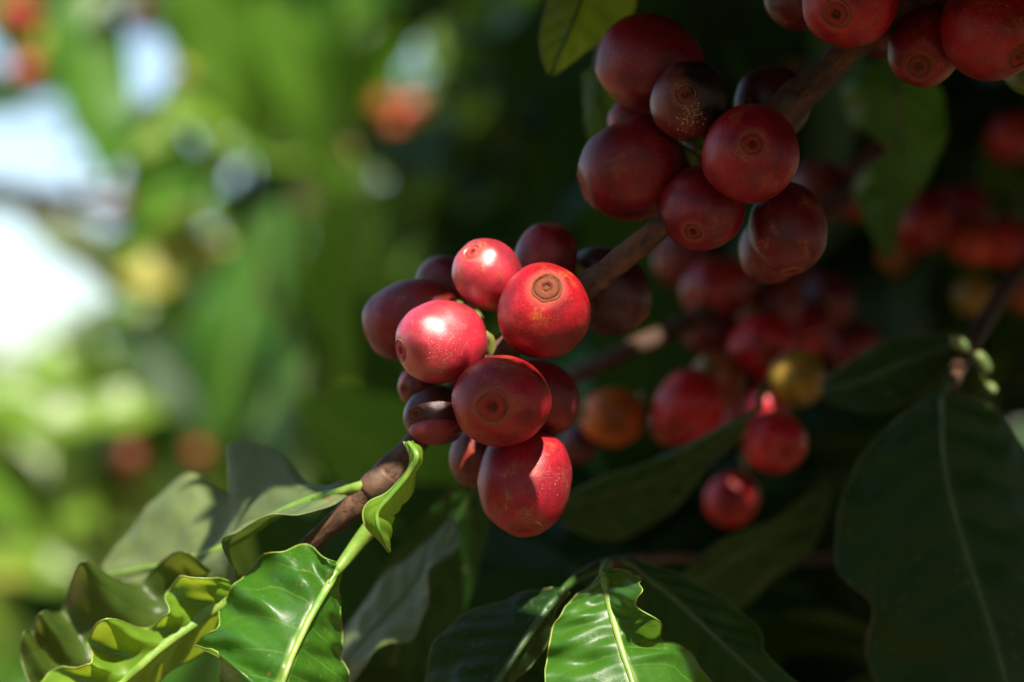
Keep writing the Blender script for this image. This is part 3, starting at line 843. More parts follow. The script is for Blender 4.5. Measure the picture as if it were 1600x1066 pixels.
cherry(1142, 780, 92, 42, 1.1, (-0.4, -0.5, 0.4), (0.60, 0.014, 0.012), "lowest blurred red cherry behind the leaf tip", GD, (1180, 500, 100))
cherry(1190, 540, 92, 54, 1.06, (0.1, -0.2, 0.8), (0.55, 0.008, 0.018), "blurred crimson cherry above the yellow one", GD, (1170, 450, 100))
cherry(1120, 452, 100, 54, 1.08, (-0.6, -0.2, 0.4), (0.36, 0.018, 0.016), "blurred dark red cherry with a warm left side under the upper cluster", GD, (1160, 445, 100), orange=0.7)
cherry(1068, 406, 108, 46, 1.06, (-0.6, 0.2, 0.4), (0.18, 0.020, 0.016), "blurred brownish red cherry beside the bare branch", GD, (1150, 440, 102), orange=0.7)
cherry(1108, 516, 100, 40, 1.06, (-0.7, -0.1, 0.3), (0.15, 0.014, 0.016), "blurred maroon cherry just right of the sunlit twig spot", GD, (1150, 450, 100))
cherry(1205, 480, 108, 52, 1.06, (0.3, 0.2, 0.6), (0.19, 0.010, 0.014), "blurred dark crimson cherry beneath the lowest of the upper cluster", GD, (1190, 430, 102))
cherry(1280, 300, 118, 48, 1.06, (-0.2, 0.4, 0.6), (0.20, 0.010, 0.016), "blurred dark red cherry peeking right of the wine red one", GD, (1290, 330, 108))
cherry(1338, 300, 130, 44, 1.06, (-0.5, 0.1, 0.5), (0.32, 0.045, 0.035), "blurred pinkish cherry beside the hanging wavy leaf", GD, (1310, 310, 110))
cherry(1290, 470, 125, 46, 1.06, (0.2, -0.4, 0.6), (0.12, 0.010, 0.012), "blurred near black cherry right of the crimson ones", GD, (1230, 390, 106))
cherry(1335, 545, 130, 42, 1.06, (-0.3, -0.4, 0.6), (0.20, 0.014, 0.018), "blurred dim red cherry over the dark leaf edge", GD, (1240, 380, 108))
cherry(1165, 470, 125, 46, 1.06, (0.3, 0.2, 0.6), (0.26, 0.008, 0.012), "blurred dim cherry squeezed between the crimson and the dark red ones", GD, (1190, 430, 112), orange=0.4)
cherry(1250, 520, 120, 46, 1.08, (0.3, -0.2, 0.6), (0.34, 0.008, 0.014), "blurred crimson cherry just above the yellow olive one", GD, (1210, 440, 112), orange=0.4)
cherry(1245, 450, 130, 44, 1.08, (0.1, 0.3, 0.6), (0.20, 0.008, 0.012), "blurred maroon cherry right under the dark scuffed one", GD, (1210, 420, 115), orange=0.4)
cherry(1158, 650, 112, 40, 1.06, (0.0, -0.2, 0.8), (0.42, 0.03, 0.014), "blurred red orange cherry between the deep red and the scarred one", GD, (1160, 560, 110), orange=0.7)
cherry(905, 692, 95, 32, 1.06, (-0.3, -0.4, 0.6), (0.10, 0.008, 0.010), "very dark blurred cherry left of the single orange one", GD, (960, 560, 86))

# ------------------------------------------------------------------ low branch with the half lit leaves
low = empty("coffee_branch", P(935, 885, 26))
tag(low, "thin shaded twig near the bottom carrying the half lit leaf", "branch", BR)
stem_part(low, [(900, 902, 22), (945, 882, 26), (1000, 874, 36), (1080, 872, 66), (1180, 880, 100), (1300, 870, 140)], [8, 9, 9, 9, 10, 11], 40)
hero_leaf(low,
    [(866, 922, 13), (800, 935, 16), (735, 962, 18), (690, 1005, 18), (668, 1055, 16), (660, 1112, 12)],
    [(882, 920, 12), (852, 955, 10), (824, 995, 8), (797, 1035, 6), (770, 1077, 4), (745, 1118, 2)],
    [(890, 926, 12), (868, 960, 14), (844, 1000, 14), (814, 1042, 12), (782, 1082, 9), (750, 1122, 4)],
    'leaf_dark', 'rib_dark', 'margin_dark', petiole=[(940, 884, 25), (918, 894, 20), (898, 906, 15), (880, 922, 11)], pr=9, rib_r=(7, 4), camber=0.08, seed=11,
    label="dark glossy leaf with a bright lit base")
hero_leaf(low,
    [(935, 897, 9), (920, 911, 9), (903, 927, 6), (890, 944, 6), (877, 963, 3), (866, 984, 4), (859, 1008, 1), (855, 1032, 2), (854, 1060, -1), (858, 1112, -2)],
    [(943, 895, 8), (945, 909, 6.5), (949, 928, 5), (953, 947, 3.5), (958, 967, 2), (964, 988, 0.5), (970, 1010, -1), (978, 1035, -2.5), (987, 1062, -4), (1000, 1112, -7)],
    [(955, 893, 9), (985, 903, 14), (1013, 920, -3), (1000, 937, -4), (1008, 958, -1), (1031, 978, 0), (1029, 1004, 10), (1062, 1010, 5), (1088, 1030, 8), (1120, 1085, 6)],
    'leaf', petiole=[(950, 880, 26), (946, 885, 18), (942, 896, 8)], pr=8, rib_r=(7, 4), camber=0.08, quilt=0.0002, seed=12, n=60, m=11,
    label="leaf half in sun with a curled right margin")
hero_leaf(low,
    [(972, 892, 30), (1008, 980, 28), (1058, 1050, 26), (1110, 1102, 24), (1210, 1150, 22)],
    [(983, 880, 28), (1050, 932, 26), (1110, 987, 24), (1170, 1042, 22), (1232, 1102, 20)],
    [(992, 872, 28), (1082, 906, 28), (1178, 984, 27), (1197, 1022, 22), (1252, 1078, 22)],
    'leaf_dark', 'rib_dark', 'margin_dark', petiole=[(960, 876, 28), (972, 874, 28), (985, 881, 27)], pr=7, rib_r=(6, 3), camber=0.06, seed=13, label="broad dark leaf in shade")

# ------------------------------------------------------------------ right branch with the big dark leaf
right = empty("coffee_branch", P(1490, 585, 50))
tag(right, "shaded branch at the right carrying the big dark drooping leaf", "branch", BR)
stem_part(right, [(1470, 640, 44), (1490, 590, 50), (1540, 500, 75), (1590, 430, 95), (1680, 330, 120)], [10, 12, 14, 15, 17], 60)
hero_leaf(right,
    [(1462, 612, 42), (1380, 672, 44), (1325, 760, 44), (1308, 880, 42), (1364, 945, 38), (1356, 1020, 40), (1400, 1135, 34)],
    [(1472, 620, 40), (1473, 700, 38), (1486, 780, 36), (1512, 870, 34), (1541, 960, 32), (1572, 1066, 30), (1592, 1135, 28)],
    [(1490, 612, 42), (1560, 650, 50), (1622, 740, 54), (1662, 850, 54), (1682, 950, 50), (1682, 1050, 46), (1622, 1135, 34)],
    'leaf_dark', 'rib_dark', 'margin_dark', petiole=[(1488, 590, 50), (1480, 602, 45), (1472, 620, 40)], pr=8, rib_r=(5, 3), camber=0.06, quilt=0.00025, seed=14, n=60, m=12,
    label="big dark drooping leaf with a faint green midrib")
hero_leaf(right,
    [(1285, 596, 66), (1335, 560, 62), (1405, 527, 58), (1496, 522, 56)],
    [(1283, 612, 66), (1348, 594, 62), (1420, 563, 58), (1498, 535, 56)],
    [(1290, 628, 66), (1370, 642, 60), (1450, 604, 58), (1502, 548, 56)],
    'leaf_dark', 'rib_dark', 'margin_dark', rib_r=(6, 4), camber=0.06, seed=15, petiole=[(1508, 556, 60), (1504, 545, 57), (1498, 535, 56)], pr=6, label="horizontal dark leaf above the big one")
rs0 = random.Random(3)
GP = "pinhead fruit on the right branch"
for (x, y, d, r, lb) in ((1500, 537, 48, 10, "pale green pinhead fruit lit by the sun, upper one of three"), (1536, 567, 50, 11, "pale green pinhead fruit lit by the sun, middle one of three"),
                         (1548, 606, 48, 8, "pale green pinhead fruit lit by the sun, lowest one of three")):
    cherry(x, y, d, r, 2.0, (rs0.uniform(-0.9, 0.6), rs0.uniform(-0.2, 0.9), 0.3), (0.17, 0.27, 0.08), lb, GP, (1520, 560, 66), orange=0.1, scuff=0.1)

# ------------------------------------------------------------------ leaves hanging from above
top = empty("coffee_branch", P(1180, -180, 60))
tag(top, "shaded branch above the picture with leaves hanging behind the upper cherries", "branch", BR)
stem_part(top, [(820, -140, 30), (930, -150, 30), (1080, -170, 50), (1250, -190, 70), (1400, -150, 66), (1560, -220, 90)], [14, 15, 16, 18, 17, 20], 50)
hero_leaf(top,
    [(918, -90, 30), (868, -40, 32), (856, 20, 32), (849, 78, 30), (857, 116, 28)],
    [(938, -90, 30), (915, -20, 29), (893, 40, 28), (873, 85, 28), (861, 118, 28)],
    [(962, -90, 32), (988, -20, 34), (970, 40, 34), (906, 93, 30), (865, 119, 28)],
    'leaf_young', 'rib_dark', 'margin', rib_r=(3, 2), camber=0.06, seed=21, petiole=[(935, -150, 30), (938, -120, 30), (938, -88, 30)], pr=7, label="green leaf tip hanging at the top edge")  # light shining through this leaf put into the paler colour
hero_leaf(top,
    [(1372, 92, 92), (1318, 130, 94), (1334, 190, 96), (1386, 230, 88), (1338, 290, 102), (1378, 400, 100)],
    [(1392, 92, 90), (1402, 150, 89), (1407, 215, 91), (1400, 275, 93), (1388, 335, 97), (1390, 405, 100)],
    [(1422, 92, 92), (1470, 150, 97), (1476, 210, 93), (1446, 275, 96), (1410, 335, 97), (1396, 408, 100)],
    'leaf', 'rib_dark', 'margin_dark', rib_r=(6, 3), camber=0.12, seed=22, petiole=[(1400, -150, 66), (1390, -40, 80), (1392, 95, 90)], pr=8, label="wavy hanging leaf with a grey sheen")
hero_leaf(top,
    [(908, 112, 50), (912, 180, 52), (930, 236, 54), (970, 284, 56)],
    [(930, 106, 50), (940, 170, 50), (955, 222, 52), (978, 276, 56)],
    [(962, 108, 52), (992, 170, 54), (1002, 222, 56), (988, 278, 58)],
    'leaf', 'rib_dark', None, rib_r=(5, 3), camber=0.06, seed=23, petiole=[(1000, -160, 42), (960, -20, 46), (930, 108, 50)], pr=6, label="green leaf behind the big maroon cherries")

# ------------------------------------------------------------------ sunlit columns: where light must reach the branch
su, sv = SUN.orthogonal().normalized(), None
sv = SUN.cross(su).normalized()
def proj(p):
    return np.array((p.dot(su), p.dot(sv)))
LIT = []
def lit(px, py, d, r):
    LIT.append((*proj(P(px, py, d)), r / 1000.0, P(px, py, d).z))
for q in [(762, 430, 8, 5.8), (690, 532, 4, 6.0), (842, 470, -3, 6.2), (874, 760, 3, 4.2), (470, 930, 0, 9), (420, 1000, -2, 11), (340, 900, 5, 8), (280, 960, 6, 10), (200, 1000, 6, 11), (110, 1030, 8, 10),
          (635, 700, -2, 2.5), (612, 765, -3, 2.2), (585, 830, 3, 5), (540, 870, 3, 5), (430, 800, 12, 4), (885, 1010, 2, 6), (930, 1040, -1, 7), (1000, 1060, 2, 6), (848, 920, 12, 1.6),
          (620, 178, 640, 14), (300, 333, 640, 9), (328, 402, 640, 8), (450, 240, 640, 8), (35, 70, 700, 14), (228, 25, 680, 9), (1005, 537, 84, 1.0), (1192, 640, 78, 1.0), (1500, 537, 48, 1.2), (1536, 567, 50, 1.2), (1548, 606, 48, 1.0), (772, 548, 10, 1.0)]:
    lit(*q)
LITA = np.array(LIT)

def blocks_sun(pts, pad):
    """pts: Nx3 world points of a leaf; True when it would shade one of the sunlit spots"""
    a = np.stack((pts @ np.array(su), pts @ np.array(sv)), 1)
    for (x, y, r, z) in LITA:
        m = ((a[:, 0] - x) ** 2 + (a[:, 1] - y) ** 2) < (r + pad) ** 2
        if np.any(m & (pts[:, 2] > z)):
            return True
    return False

WINDOWS = [(62, 235, 44, 99), (240, 92, 32, 99), (4, 345, 16, 99), (40, 485, 52, 99), (92, 455, 28, 99),
           (1440, 345, 40, 0.145), (1505, 335, 40, 0.145), (1525, 382, 34, 0.145), (1570, 380, 34, 0.145), (1600, 385, 30, 0.145), (1582, 215, 40, 0.15), (1520, 462, 34, 0.145), (1595, 462, 26, 0.145), (1280, 300, 36, 0.11), (1338, 300, 36, 0.12), (1290, 470, 36, 0.12),
           (300, 333, 26, 0.60), (328, 402, 24, 0.60), (450, 240, 26, 0.66), (575, 215, 24, 0.60), (620, 175, 50, 0.60), (42, 112, 24, 0.66), (30, 30, 30, 0.66), (228, 25, 30, 0.64), (202, 715, 30, 0.56)]
def in_window(pts, scale=1.0):
    rx, dep, uz = to_lens(pts)
    X = 800 + rx / dep * D / K
    Y = 533 - uz / dep * D / K
    for (x, y, r, far) in WINDOWS:
        if np.any(((X - x) ** 2 + (Y - y) ** 2 < (r * scale) ** 2) & (pts[:, 1] < far)):
            return True
    return False
TVA = []
for i in range(6):
    _v = template_leaf(100 + i, 40, 8, droop=0.08 + 0.05 * i, fold=0.05 + 0.03 * (i % 3), wid=0.17 + 0.012 * (i % 4), twist=(-0.5, 0.3, 0.0, 0.6, -0.2, 0.1)[i])[0]
    TVA.append(np.array([tuple(q) for q in _v]))
def leaf_points(i, Mx):
    m = np.array(Mx)
    return TVA[i % 6] @ m[:3, :3].T + m[:3, 3]

def leaf_matrix(base, direction, face, length):
    return Matrix.Translation(base) @ aim(direction, face).to_4x4() @ Matrix.Diagonal((length, length, length, 1))

# ------------------------------------------------------------------ the coffee tree on the right: unseen crown leaves added to shade the branch
rs = random.Random(11)
tree = empty("coffee_tree", (0.42, 0.55, 0))
tag(tree, "dense shaded coffee tree filling the dark right half behind the cherries", "tree", "coffee trees of the plantation")
tp = crom([Vector((0.42, 0.55, -0.05)), Vector((0.40, 0.56, 0.6)), Vector((0.43, 0.53, 1.2)), Vector((0.40, 0.50, 2.1))], 30)
put(link("trunk", tube_mesh("trunk", tp, [0.03 - 0.0006 * i for i in range(30)], 14, lump=0.2), M['wood']), tree)
for k in range(7):
    b = tp[10 + 2 * k]
    a = rs.uniform(0, 6.28)
    e = b + Vector((math.cos(a) * 0.4, math.sin(a) * 0.3, rs.uniform(-0.05, 0.15)))
    put(link("limb", tube_mesh("limb", crom([b, b.lerp(e, 0.5) + Vector((0, 0, 0.04)), e], 12), [0.007 - 0.0004 * i for i in range(12)], 8), M['bark']), tree)

CV, CF, CU = [], [], []
def add_blocker(i, Mx):
    base = len(CV)
    v, f, uv = TV[i % 6]
    for q in v: CV.append(Mx @ q)
    CF.extend([tuple(base + k for k in ff) for ff in f])
    CU.extend(uv)

made = 0
def blocker_leaf(k, base, Ln, pad=0.0025):
    global made
    a = rs.uniform(0, 6.283)
    dr = Vector((math.cos(a), math.sin(a), rs.uniform(-0.6, 0.15)))
    fc = Vector((rs.uniform(-0.4, 0.4), rs.uniform(-0.8, 0.2), 1))
    Mx = leaf_matrix(base - dr.normalized() * Ln * 0.5, dr, fc, Ln)
    pts = leaf_points(k, Mx)
    rx, dep, uz = to_lens(pts)
    if np.any((np.abs(rx) < 0.286 * dep + 0.008) & (uz < 0.190 * dep + 0.006) & (dep > -0.02) & (dep < 0.65)): return
    if np.any((np.abs(rx) < 0.03) & (np.abs(dep) < 0.05) & (uz < 0.04)): return
    if blocks_sun(pts, pad): return
    add_blocker(k, Mx); made += 1
# unseen leaves added between sun and branch, shaped to leave lit gaps
def in_shade(X0, Y0):
    if Y0 < 0.07: return X0 > (-0.03 if Y0 < 0.006 else -0.042)
    if Y0 > 0.30: return X0 > rs.gauss(-0.06, 0.07)
    return X0 > -0.04 + rs.uniform(-0.02, 0.02)
for k in range(1700):
    X0, Y0 = rs.uniform(-0.12, 0.45), rs.uniform(-0.08, 0.75)
    if not in_shade(X0, Y0): continue
    blocker_leaf(k, Vector((X0, Y0, Z0)) + SUN / SUN.z * rs.uniform(0.085, 0.36), rs.uniform(0.06, 0.13))
for k in range(7000):                                   # small leaves added to block sun in the finer gaps
    X0, Y0 = rs.uniform(-0.11, 0.16), rs.uniform(-0.06, 0.18)
    if not in_shade(X0, Y0): continue
    blocker_leaf(k, Vector((X0, Y0, Z0)) + SUN / SUN.z * rs.uniform(0.085, 0.20), rs.uniform(0.022, 0.045), 0.0010)
for (px, py, d) in ((783, 600, -6), (740, 620, -5), (830, 615, -5), (783, 650, -8), (805, 580, -4), (850, 600, 0), (760, 580, -2), (735, 590, 0), (815, 650, -7), (620, 480, 12), (650, 470, 12), (690, 475, 13), (600, 520, 13), (665, 455, 14),
                    (850, 380, 12), (875, 400, 13), (690, 628, 3), (668, 628, 4), (650, 640, 3), (650, 690, 7), (625, 715, 6), (735, 700, 14), (880, 600, 8), (1125, 775, 78), (1150, 765, 85), (945, 915, 5), (975, 930, 6), (955, 945, 3), (925, 930, 6), (1000, 935, 8),
                    (700, 1000, 17), (740, 970, 17), (690, 1050, 16), (620, 930, 33), (600, 980, 33), (1100, 960, 25), (1500, 700, 40), (1450, 800, 40), (1400, 560, 58), (600, 742, 5), (582, 765, 5), (560, 785, 5), (535, 810, 7), (1330, 0, -5), (1540, 20, -6), (1400, 130, 62)):
    t0 = P(px, py, d)
    for k in range(26):  # leaves added out of view to shade each listed spot
        j = su * rs.uniform(-0.006, 0.006) + sv * rs.uniform(-0.006, 0.006)
        blocker_leaf(k, t0 + j + SUN * rs.uniform(0.10, 0.24), rs.uniform(0.016, 0.036), 0.0004)
# leaves added out of view overhead, right and behind, to block sky light
for k in range(2000):
    a = rs.uniform(-3.0, 0.9)
    R_ = rs.uniform(0.42, 0.9)
    blocker_leaf(k, Vector((0.05 + R_ * math.cos(a), -0.05 + R_ * math.sin(a), rs.uniform(0.75, 1.95))), rs.uniform(0.10, 0.16))
for k in range(700):
    blocker_leaf(k, Vector((rs.uniform(0.10, 0.7), rs.uniform(-0.6, 0.4), rs.uniform(1.72, 2.1))), rs.uniform(0.10, 0.16))
crown = put(link("crown", mesh("crown", CV, CF, CU), M['leaf_dark']), tree)  # leaves added mostly out of view to block sun and sky
crown["kind"] = "stuff"
print("canopy leaves", made)

# leaves of that tree one can tell apart, dim and blurred
cnt = 0
for k in range(420):
    d = rs.uniform(135, 520)
    px, py = rs.uniform(620, 1700), rs.uniform(-80, 1150)
    if px < 900 and (py < 640 or rs.random() < 0.4): continue
    base = P(px, py, d)
    dr = Vector((rs.uniform(-0.7, 0.7), rs.uniform(-0.6, 0.6), rs.uniform(-1.0, 0.1)))
    fc = Vector((rs.uniform(-0.5, 0.5), rs.uniform(-1, 0.1), rs.uniform(0.2, 1)))
    Ln = rs.uniform(0.07, 0.13)
    Mx = leaf_matrix(base - dr.normalized() * Ln * 0.5, dr, fc, Ln)
    pts = leaf_points(k, Mx)
    if blocks_sun(pts, 0.003) or in_window(pts): continue
    if np.any(pts[:, 1] < 0.128): continue
    bg_leaf(tree, base - dr.normalized() * Ln * 0.5, dr, fc, Ln, 'leaf_dark' if rs.random() < 0.8 else 'leaf', k)
    cnt += 1
    if cnt >= 190: break
cnt2 = 0
for k in range(400):
    px, py, d = rs.uniform(540, 1330), rs.uniform(760, 1160), rs.uniform(95, 300)
    base = P(px, py, d)
    dr = Vector((rs.uniform(-0.9, 0.9), rs.uniform(-0.5, 0.3), rs.uniform(-1.0, 0.1)))
    fc = Vector((rs.uniform(-0.5, 0.5), rs.uniform(-1, 0.1), rs.uniform(0.2, 1)))
    Ln = rs.uniform(0.06, 0.11)
    b = base - dr.normalized() * Ln * 0.5
    pts = leaf_points(k, leaf_matrix(b, dr, fc, Ln))
    rx, dep, uz = to_lens(pts)
    if blocks_sun(pts, 0.002) or np.any(dep < D + 0.085) or np.any(533 - uz / dep * D / K < 730): continue
    bg_leaf(tree, b, dr, fc, Ln, 'leaf_dark', k)
    cnt2 += 1
    if cnt2 >= 80: break
print("dark leaves", cnt, cnt2)
GE = "blurred cherries of the coffee tree"
for (x, y, d, r, c, lb) in (
    (1440, 345, 150, 48, (0.34, 0.010, 0.012), "dim blurred cherry at the tip of the wavy hanging leaf"),
    (1500, 330, 165, 46, (0.28, 0.010, 0.012), "dim blurred cherry above the row lit from below"),
    (1520, 380, 150, 36, (0.62, 0.06, 0.025), "blurred red cherry at the left end of the bright row near the edge"),
    (1568, 378, 152, 38, (0.62, 0.025, 0.02), "blurred red cherry in the middle of the bright row near the edge"),
    (1605, 385, 150, 34, (0.6, 0.05, 0.02), "blurred red cherry at the right end of the bright row near the edge"),
    (1582, 215, 160, 42, (0.42, 0.016, 0.014), "dim blurred cherry alone in the dark near the edge"),
    (1520, 462, 150, 32, (0.28, 0.20, 0.02), "blurred olive yellow cherry under the bright row"),
    (1602, 462, 150, 26, (0.45, 0.09, 0.015), "blurred orange cherry cut by the edge"),
    (1400, 395, 170, 34, (0.34, 0.12, 0.02), "blurred tan orange cherry under the wavy leaf"),
    (1245, 110, 190, 36, (0.42, 0.12, 0.03), "blurred orange cherry above the branch node"),
    (1375, 245, 160, 30, (0.40, 0.07, 0.03), "blurred salmon cherry in a bend of the wavy leaf"),
    (1180, 860, 190, 44, (0.20, 0.06, 0.014), "faint brown cherry in the dark under the blurred red ones")):
    cherry(x, y, d, r, 1.06, (rs.uniform(-0.5, 0.5), rs.uniform(-0.6, 0.3), 0.7), c, lb, GE, (x + 30, y - 70, d + 30), orange=0.6)

# ------------------------------------------------------------------ coffee tree in the middle distance: long hanging leaves
mid = empty("coffee_tree", (0.05, 1.45, 0))
tag(mid, "blurred coffee tree with long hanging green leaves left of the cherries", "tree", "coffee trees of the plantation")
tp = crom([Vector((0.05, 1.45, -0.05)), Vector((0.04, 1.44, 0.7)), Vector((0.07, 1.46, 1.3)), Vector((0.05, 1.45, 2.2))], 24)
put(link("trunk", tube_mesh("trunk", tp, [0.028 - 0.0007 * i for i in range(24)], 12, lump=0.2), M['wood']), mid)
for (a, b, c, r) in (((-330, 300, 900), (300, 330, 820), (760, 260, 850), 9), ((120, 300, 760), (300, 270, 800), (640, 180, 830), 7), ((60, 60, 900), (420, -60, 850), (800, -120, 830), 8), ((150, 760, 900), (330, 640, 850), (640, 560, 840), 7)):
    put(link("limb", tube_mesh("limb", crom([P(*a), P(*b), P(*c)], 16), [px_len(r, 800)] * 16, 8), M['bark']), mid)
cnt = 0
for k in range(900):
    px, py, d = rs.uniform(200, 980), rs.uniform(-160, 760), rs.uniform(480, 1250)
    if px < 400 and rs.random() < 0.6: continue
    base = P(px, py, d)
    dr = Vector((rs.uniform(-0.45, 0.15), rs.uniform(-0.3, 0.3), -1))
    fc = Vector((rs.uniform(-1, 0.6), rs.uniform(-1, 0.3), rs.uniform(0.0, 0.5)))
    Ln = rs.uniform(0.075, 0.14)
    b = base - dr.normalized() * Ln * 0.5
    pts = leaf_points(k, leaf_matrix(b, dr, fc, Ln))
    if blocks_sun(pts, 0.003) or in_window(pts): continue
    bg_leaf(mid, b, dr, fc, Ln, rs.choice(['leaf_far', 'leaf_far', 'leaf', 'leaf_dark', 'leaf_olive', 'leaf_pale']), k)
    cnt += 1
    if cnt >= 240: break
print("mid leaves", cnt)
# sunlit, pale leaves at the left: a tree of its own
left = empty("coffee_tree", (-0.62, 1.25, 0))
tag(left, "blurred sunlit coffee tree at the left with pale leaves between white sky gaps", "tree", "coffee trees of the plantation")
tp = crom([Vector((-0.62, 1.25, -0.05)), Vector((-0.60, 1.24, 0.7)), Vector((-0.63, 1.26, 1.3)), Vector((-0.60, 1.25, 2.0))], 24)
put(link("trunk", tube_mesh("trunk", tp, [0.026 - 0.0007 * i for i in range(24)], 12, lump=0.2), M['wood']), left)
for (a, b, c, r) in (((-260, 250, 900), (40, 300, 760), (230, 345, 680), 15), ((-260, 600, 900), (0, 590, 800), (260, 640, 640), 9), ((-200, -60, 900), (60, -40, 700), (300, -60, 640), 9)):
    put(link("limb", tube_mesh("limb", crom([P(*a), P(*b), P(*c)], 16), [px_len(r, 600)] * 16, 8), M['bark']), left)
n_l = 0
for k in range(500):
    px, py, d = rs.uniform(-60, 470), rs.uniform(-60, 1000), rs.uniform(650, 1500)
    dr = Vector((rs.uniform(-1, 1), rs.uniform(-0.4, 0.4), rs.uniform(-1, 0.0)))
    fc = Vector((rs.uniform(-0.6, 0.6), rs.uniform(-1, 0.0), rs.uniform(0.2, 1)))
    Ln = rs.uniform(0.05, 0.10)
    b = P(px, py, d) - dr.normalized() * Ln * 0.5
    pts = leaf_points(k, leaf_matrix(b, dr, fc, Ln))
    if blocks_sun(pts, 0.003) or in_window(pts): continue
    bg_leaf(left, b, dr, fc, Ln, rs.choice(['leaf_pale', 'leaf_pale', 'leaf_yellow', 'leaf_far', 'leaf_dark', 'leaf_dark', 'leaf_dark', 'leaf_olive']), k)
    n_l += 1
    if n_l >= 150: break
# small pale leaves added to make the round blurred light discs
for k, (px, py, d, ln, mt) in enumerate(((297, 333, 640, 0.040, 'leaf_pale'), (328, 402, 640, 0.034, 'leaf_yellow'), (450, 240, 640, 0.032, 'leaf_pale'), (325, 80, 660, 0.042, 'leaf_yellow'), (310, 165, 640, 0.036, 'leaf_pale'), (375, 230, 700, 0.03, 'leaf_far'),
                                         (140, 800, 700, 0.040, 'leaf_pale'), (75, 890, 700, 0.036, 'leaf_pale'), (560, 240, 640, 0.026, 'leaf_yellow'), (240, 420, 620, 0.034, 'leaf_yellow'), (215, 385, 640, 0.03, 'leaf_pale'), (250, 520, 640, 0.05, 'leaf_pale'),
                                         (350, 20, 700, 0.04, 'leaf_pale'), (410, 60, 700, 0.034, 'leaf_far'), (250, 640, 640, 0.034, 'leaf_far'), (110, 560, 660, 0.045, 'leaf_pale'), (40, 650, 700, 0.05, 'leaf_pale'), (170, 620, 700, 0.05, 'leaf_pale'),
                                         (95, 60, 680, 0.035, 'leaf_yellow'), (20, 870, 700, 0.04, 'leaf_yellow'), (480, 60, 700, 0.03, 'leaf_far'), (700, 330, 640, 0.03, 'leaf_olive'))):
    o = bg_leaf(left, P(px, py, d) + Vector((-ln * 0.5, 0, 0)), Vector((1, 0, rs.uniform(-0.2, 0.2))), SUN + Vector((0, -0.3, 0)), ln, mt, k)
    o.matrix_basis = o.matrix_basis @ Matrix.Diagonal((1, 1.8, 1, 1))
LEFT = [(165, -30, 640, 0.05, -1, 0.15, 'leaf_dark'), (178, 140, 650, 0.0, -1, 0.14, 'leaf_dark'), (150, 120, 600, 0.1, -1, 0.12, 'leaf'), (190, 270, 640, -0.1, -1, 0.12, 'leaf_dark'), (120, 10, 660, -0.2, -1, 0.11, 'leaf_olive'),
        (80, -30, 640, 0.3, -1, 0.12, 'leaf_dark'), (15, -20, 700, 0.2, -1, 0.12, 'leaf'), (290, 0, 640, 0.1, -1, 0.12, 'leaf_far'), (215, -40, 640, 0.1, -1, 0.10, 'leaf_dark'), (280, 200, 650, 0.1, -1, 0.13, 'leaf'), (205, 210, 680, 0.2, -1, 0.12, 'leaf'),
        (95, 90, 700, 0.6, -0.8, 0.07, 'leaf_far'), (140, 360, 640, 0.9, -0.3, 0.10, 'leaf_dark'), (60, 400, 660, 1, -0.2, 0.08, 'leaf_olive'), (250, 300, 640, 0.2, -1, 0.11, 'leaf'), (350, 250, 600, 0.1, -1, 0.13, 'leaf_far'), (340, 30, 560, 0.1, -1, 0.12, 'leaf_far'),
        (400, 200, 600, -0.1, -1, 0.13, 'leaf'), (200, 560, 640, 0.9, -0.4, 0.10, 'leaf'), (270, 590, 620, 0.7, -0.6, 0.10, 'leaf_dark'),
        (90, 160, 800, -0.6, -0.7, 0.13, 'leaf_pale'), (170, 150, 720, 0.2, -1, 0.13, 'leaf'), (160, 40, 760, 0.1, -1, 0.16, 'leaf_dark'), (330, 75, 780, 0.7, -0.5, 0.09, 'leaf_pale'), (390, 40, 900, 0.4, -0.8, 0.11, 'leaf_far'),
        (240, 400, 640, -0.5, -0.8, 0.05, 'leaf_yellow'), (215, 430, 650, 0.6, -0.6, 0.055, 'leaf_pale'), (245, 510, 640, 1, -0.25, 0.085, 'leaf_pale'), (160, 470, 700, 0.5, -0.8, 0.09, 'leaf_pale'),
        (90, 630, 700, 1, -0.2, 0.10, 'leaf_pale'), (60, 700, 760, 0.9, -0.4, 0.12, 'leaf_pale'), (150, 690, 720, -0.8, -0.5, 0.10, 'leaf_far'), (40, 800, 700, 0.8, -0.5, 0.11, 'leaf_far'), (170, 800, 820, -0.7, -0.6, 0.12, 'leaf_pale'),
        (250, 650, 760, -0.6, -0.7, 0.11, 'leaf'), (110, 880, 900, 0.9, -0.1, 0.11, 'leaf_pale'), (40, 290, 800, 1, 0.1, 0.10, 'leaf_dark'), (150, 300, 760, 0.9, -0.2, 0.09, 'leaf'), (100, 325, 900, -0.4, -0.8, 0.10, 'leaf_olive'),
        (300, 560, 800, 0.5, -0.8, 0.10, 'leaf'), (20, 620, 1000, 1, -0.3, 0.12, 'leaf_pale'), (130, 580, 900, 0.7, -0.5, 0.11, 'leaf_far'), (320, 160, 700, 0.5, -0.8, 0.07, 'leaf_pale'), (20, 120, 900, -0.4, -0.9, 0.12, 'leaf_pale'),
        (130, 390, 700, 0.8, -0.4, 0.08, 'leaf_olive'), (110, 220, 760, 0.8, -0.7, 0.05, 'leaf_pale'), (280, 640, 640, 0.8, -0.6, 0.07, 'leaf_pale'), (60, 950, 800, 0.7, -0.6, 0.10, 'leaf_far'), (170, 640, 600, 0.9, 0.2, 0.08, 'leaf_pale'),
        (380, 120, 640, 0.3, -1, 0.10, 'leaf_far'), (420, 320, 560, -0.3, -1, 0.12, 'leaf'), (360, 500, 600, -0.3, -1, 0.13, 'leaf'), (470, 120, 620, 0.4, -0.9, 0.10, 'leaf_far')]
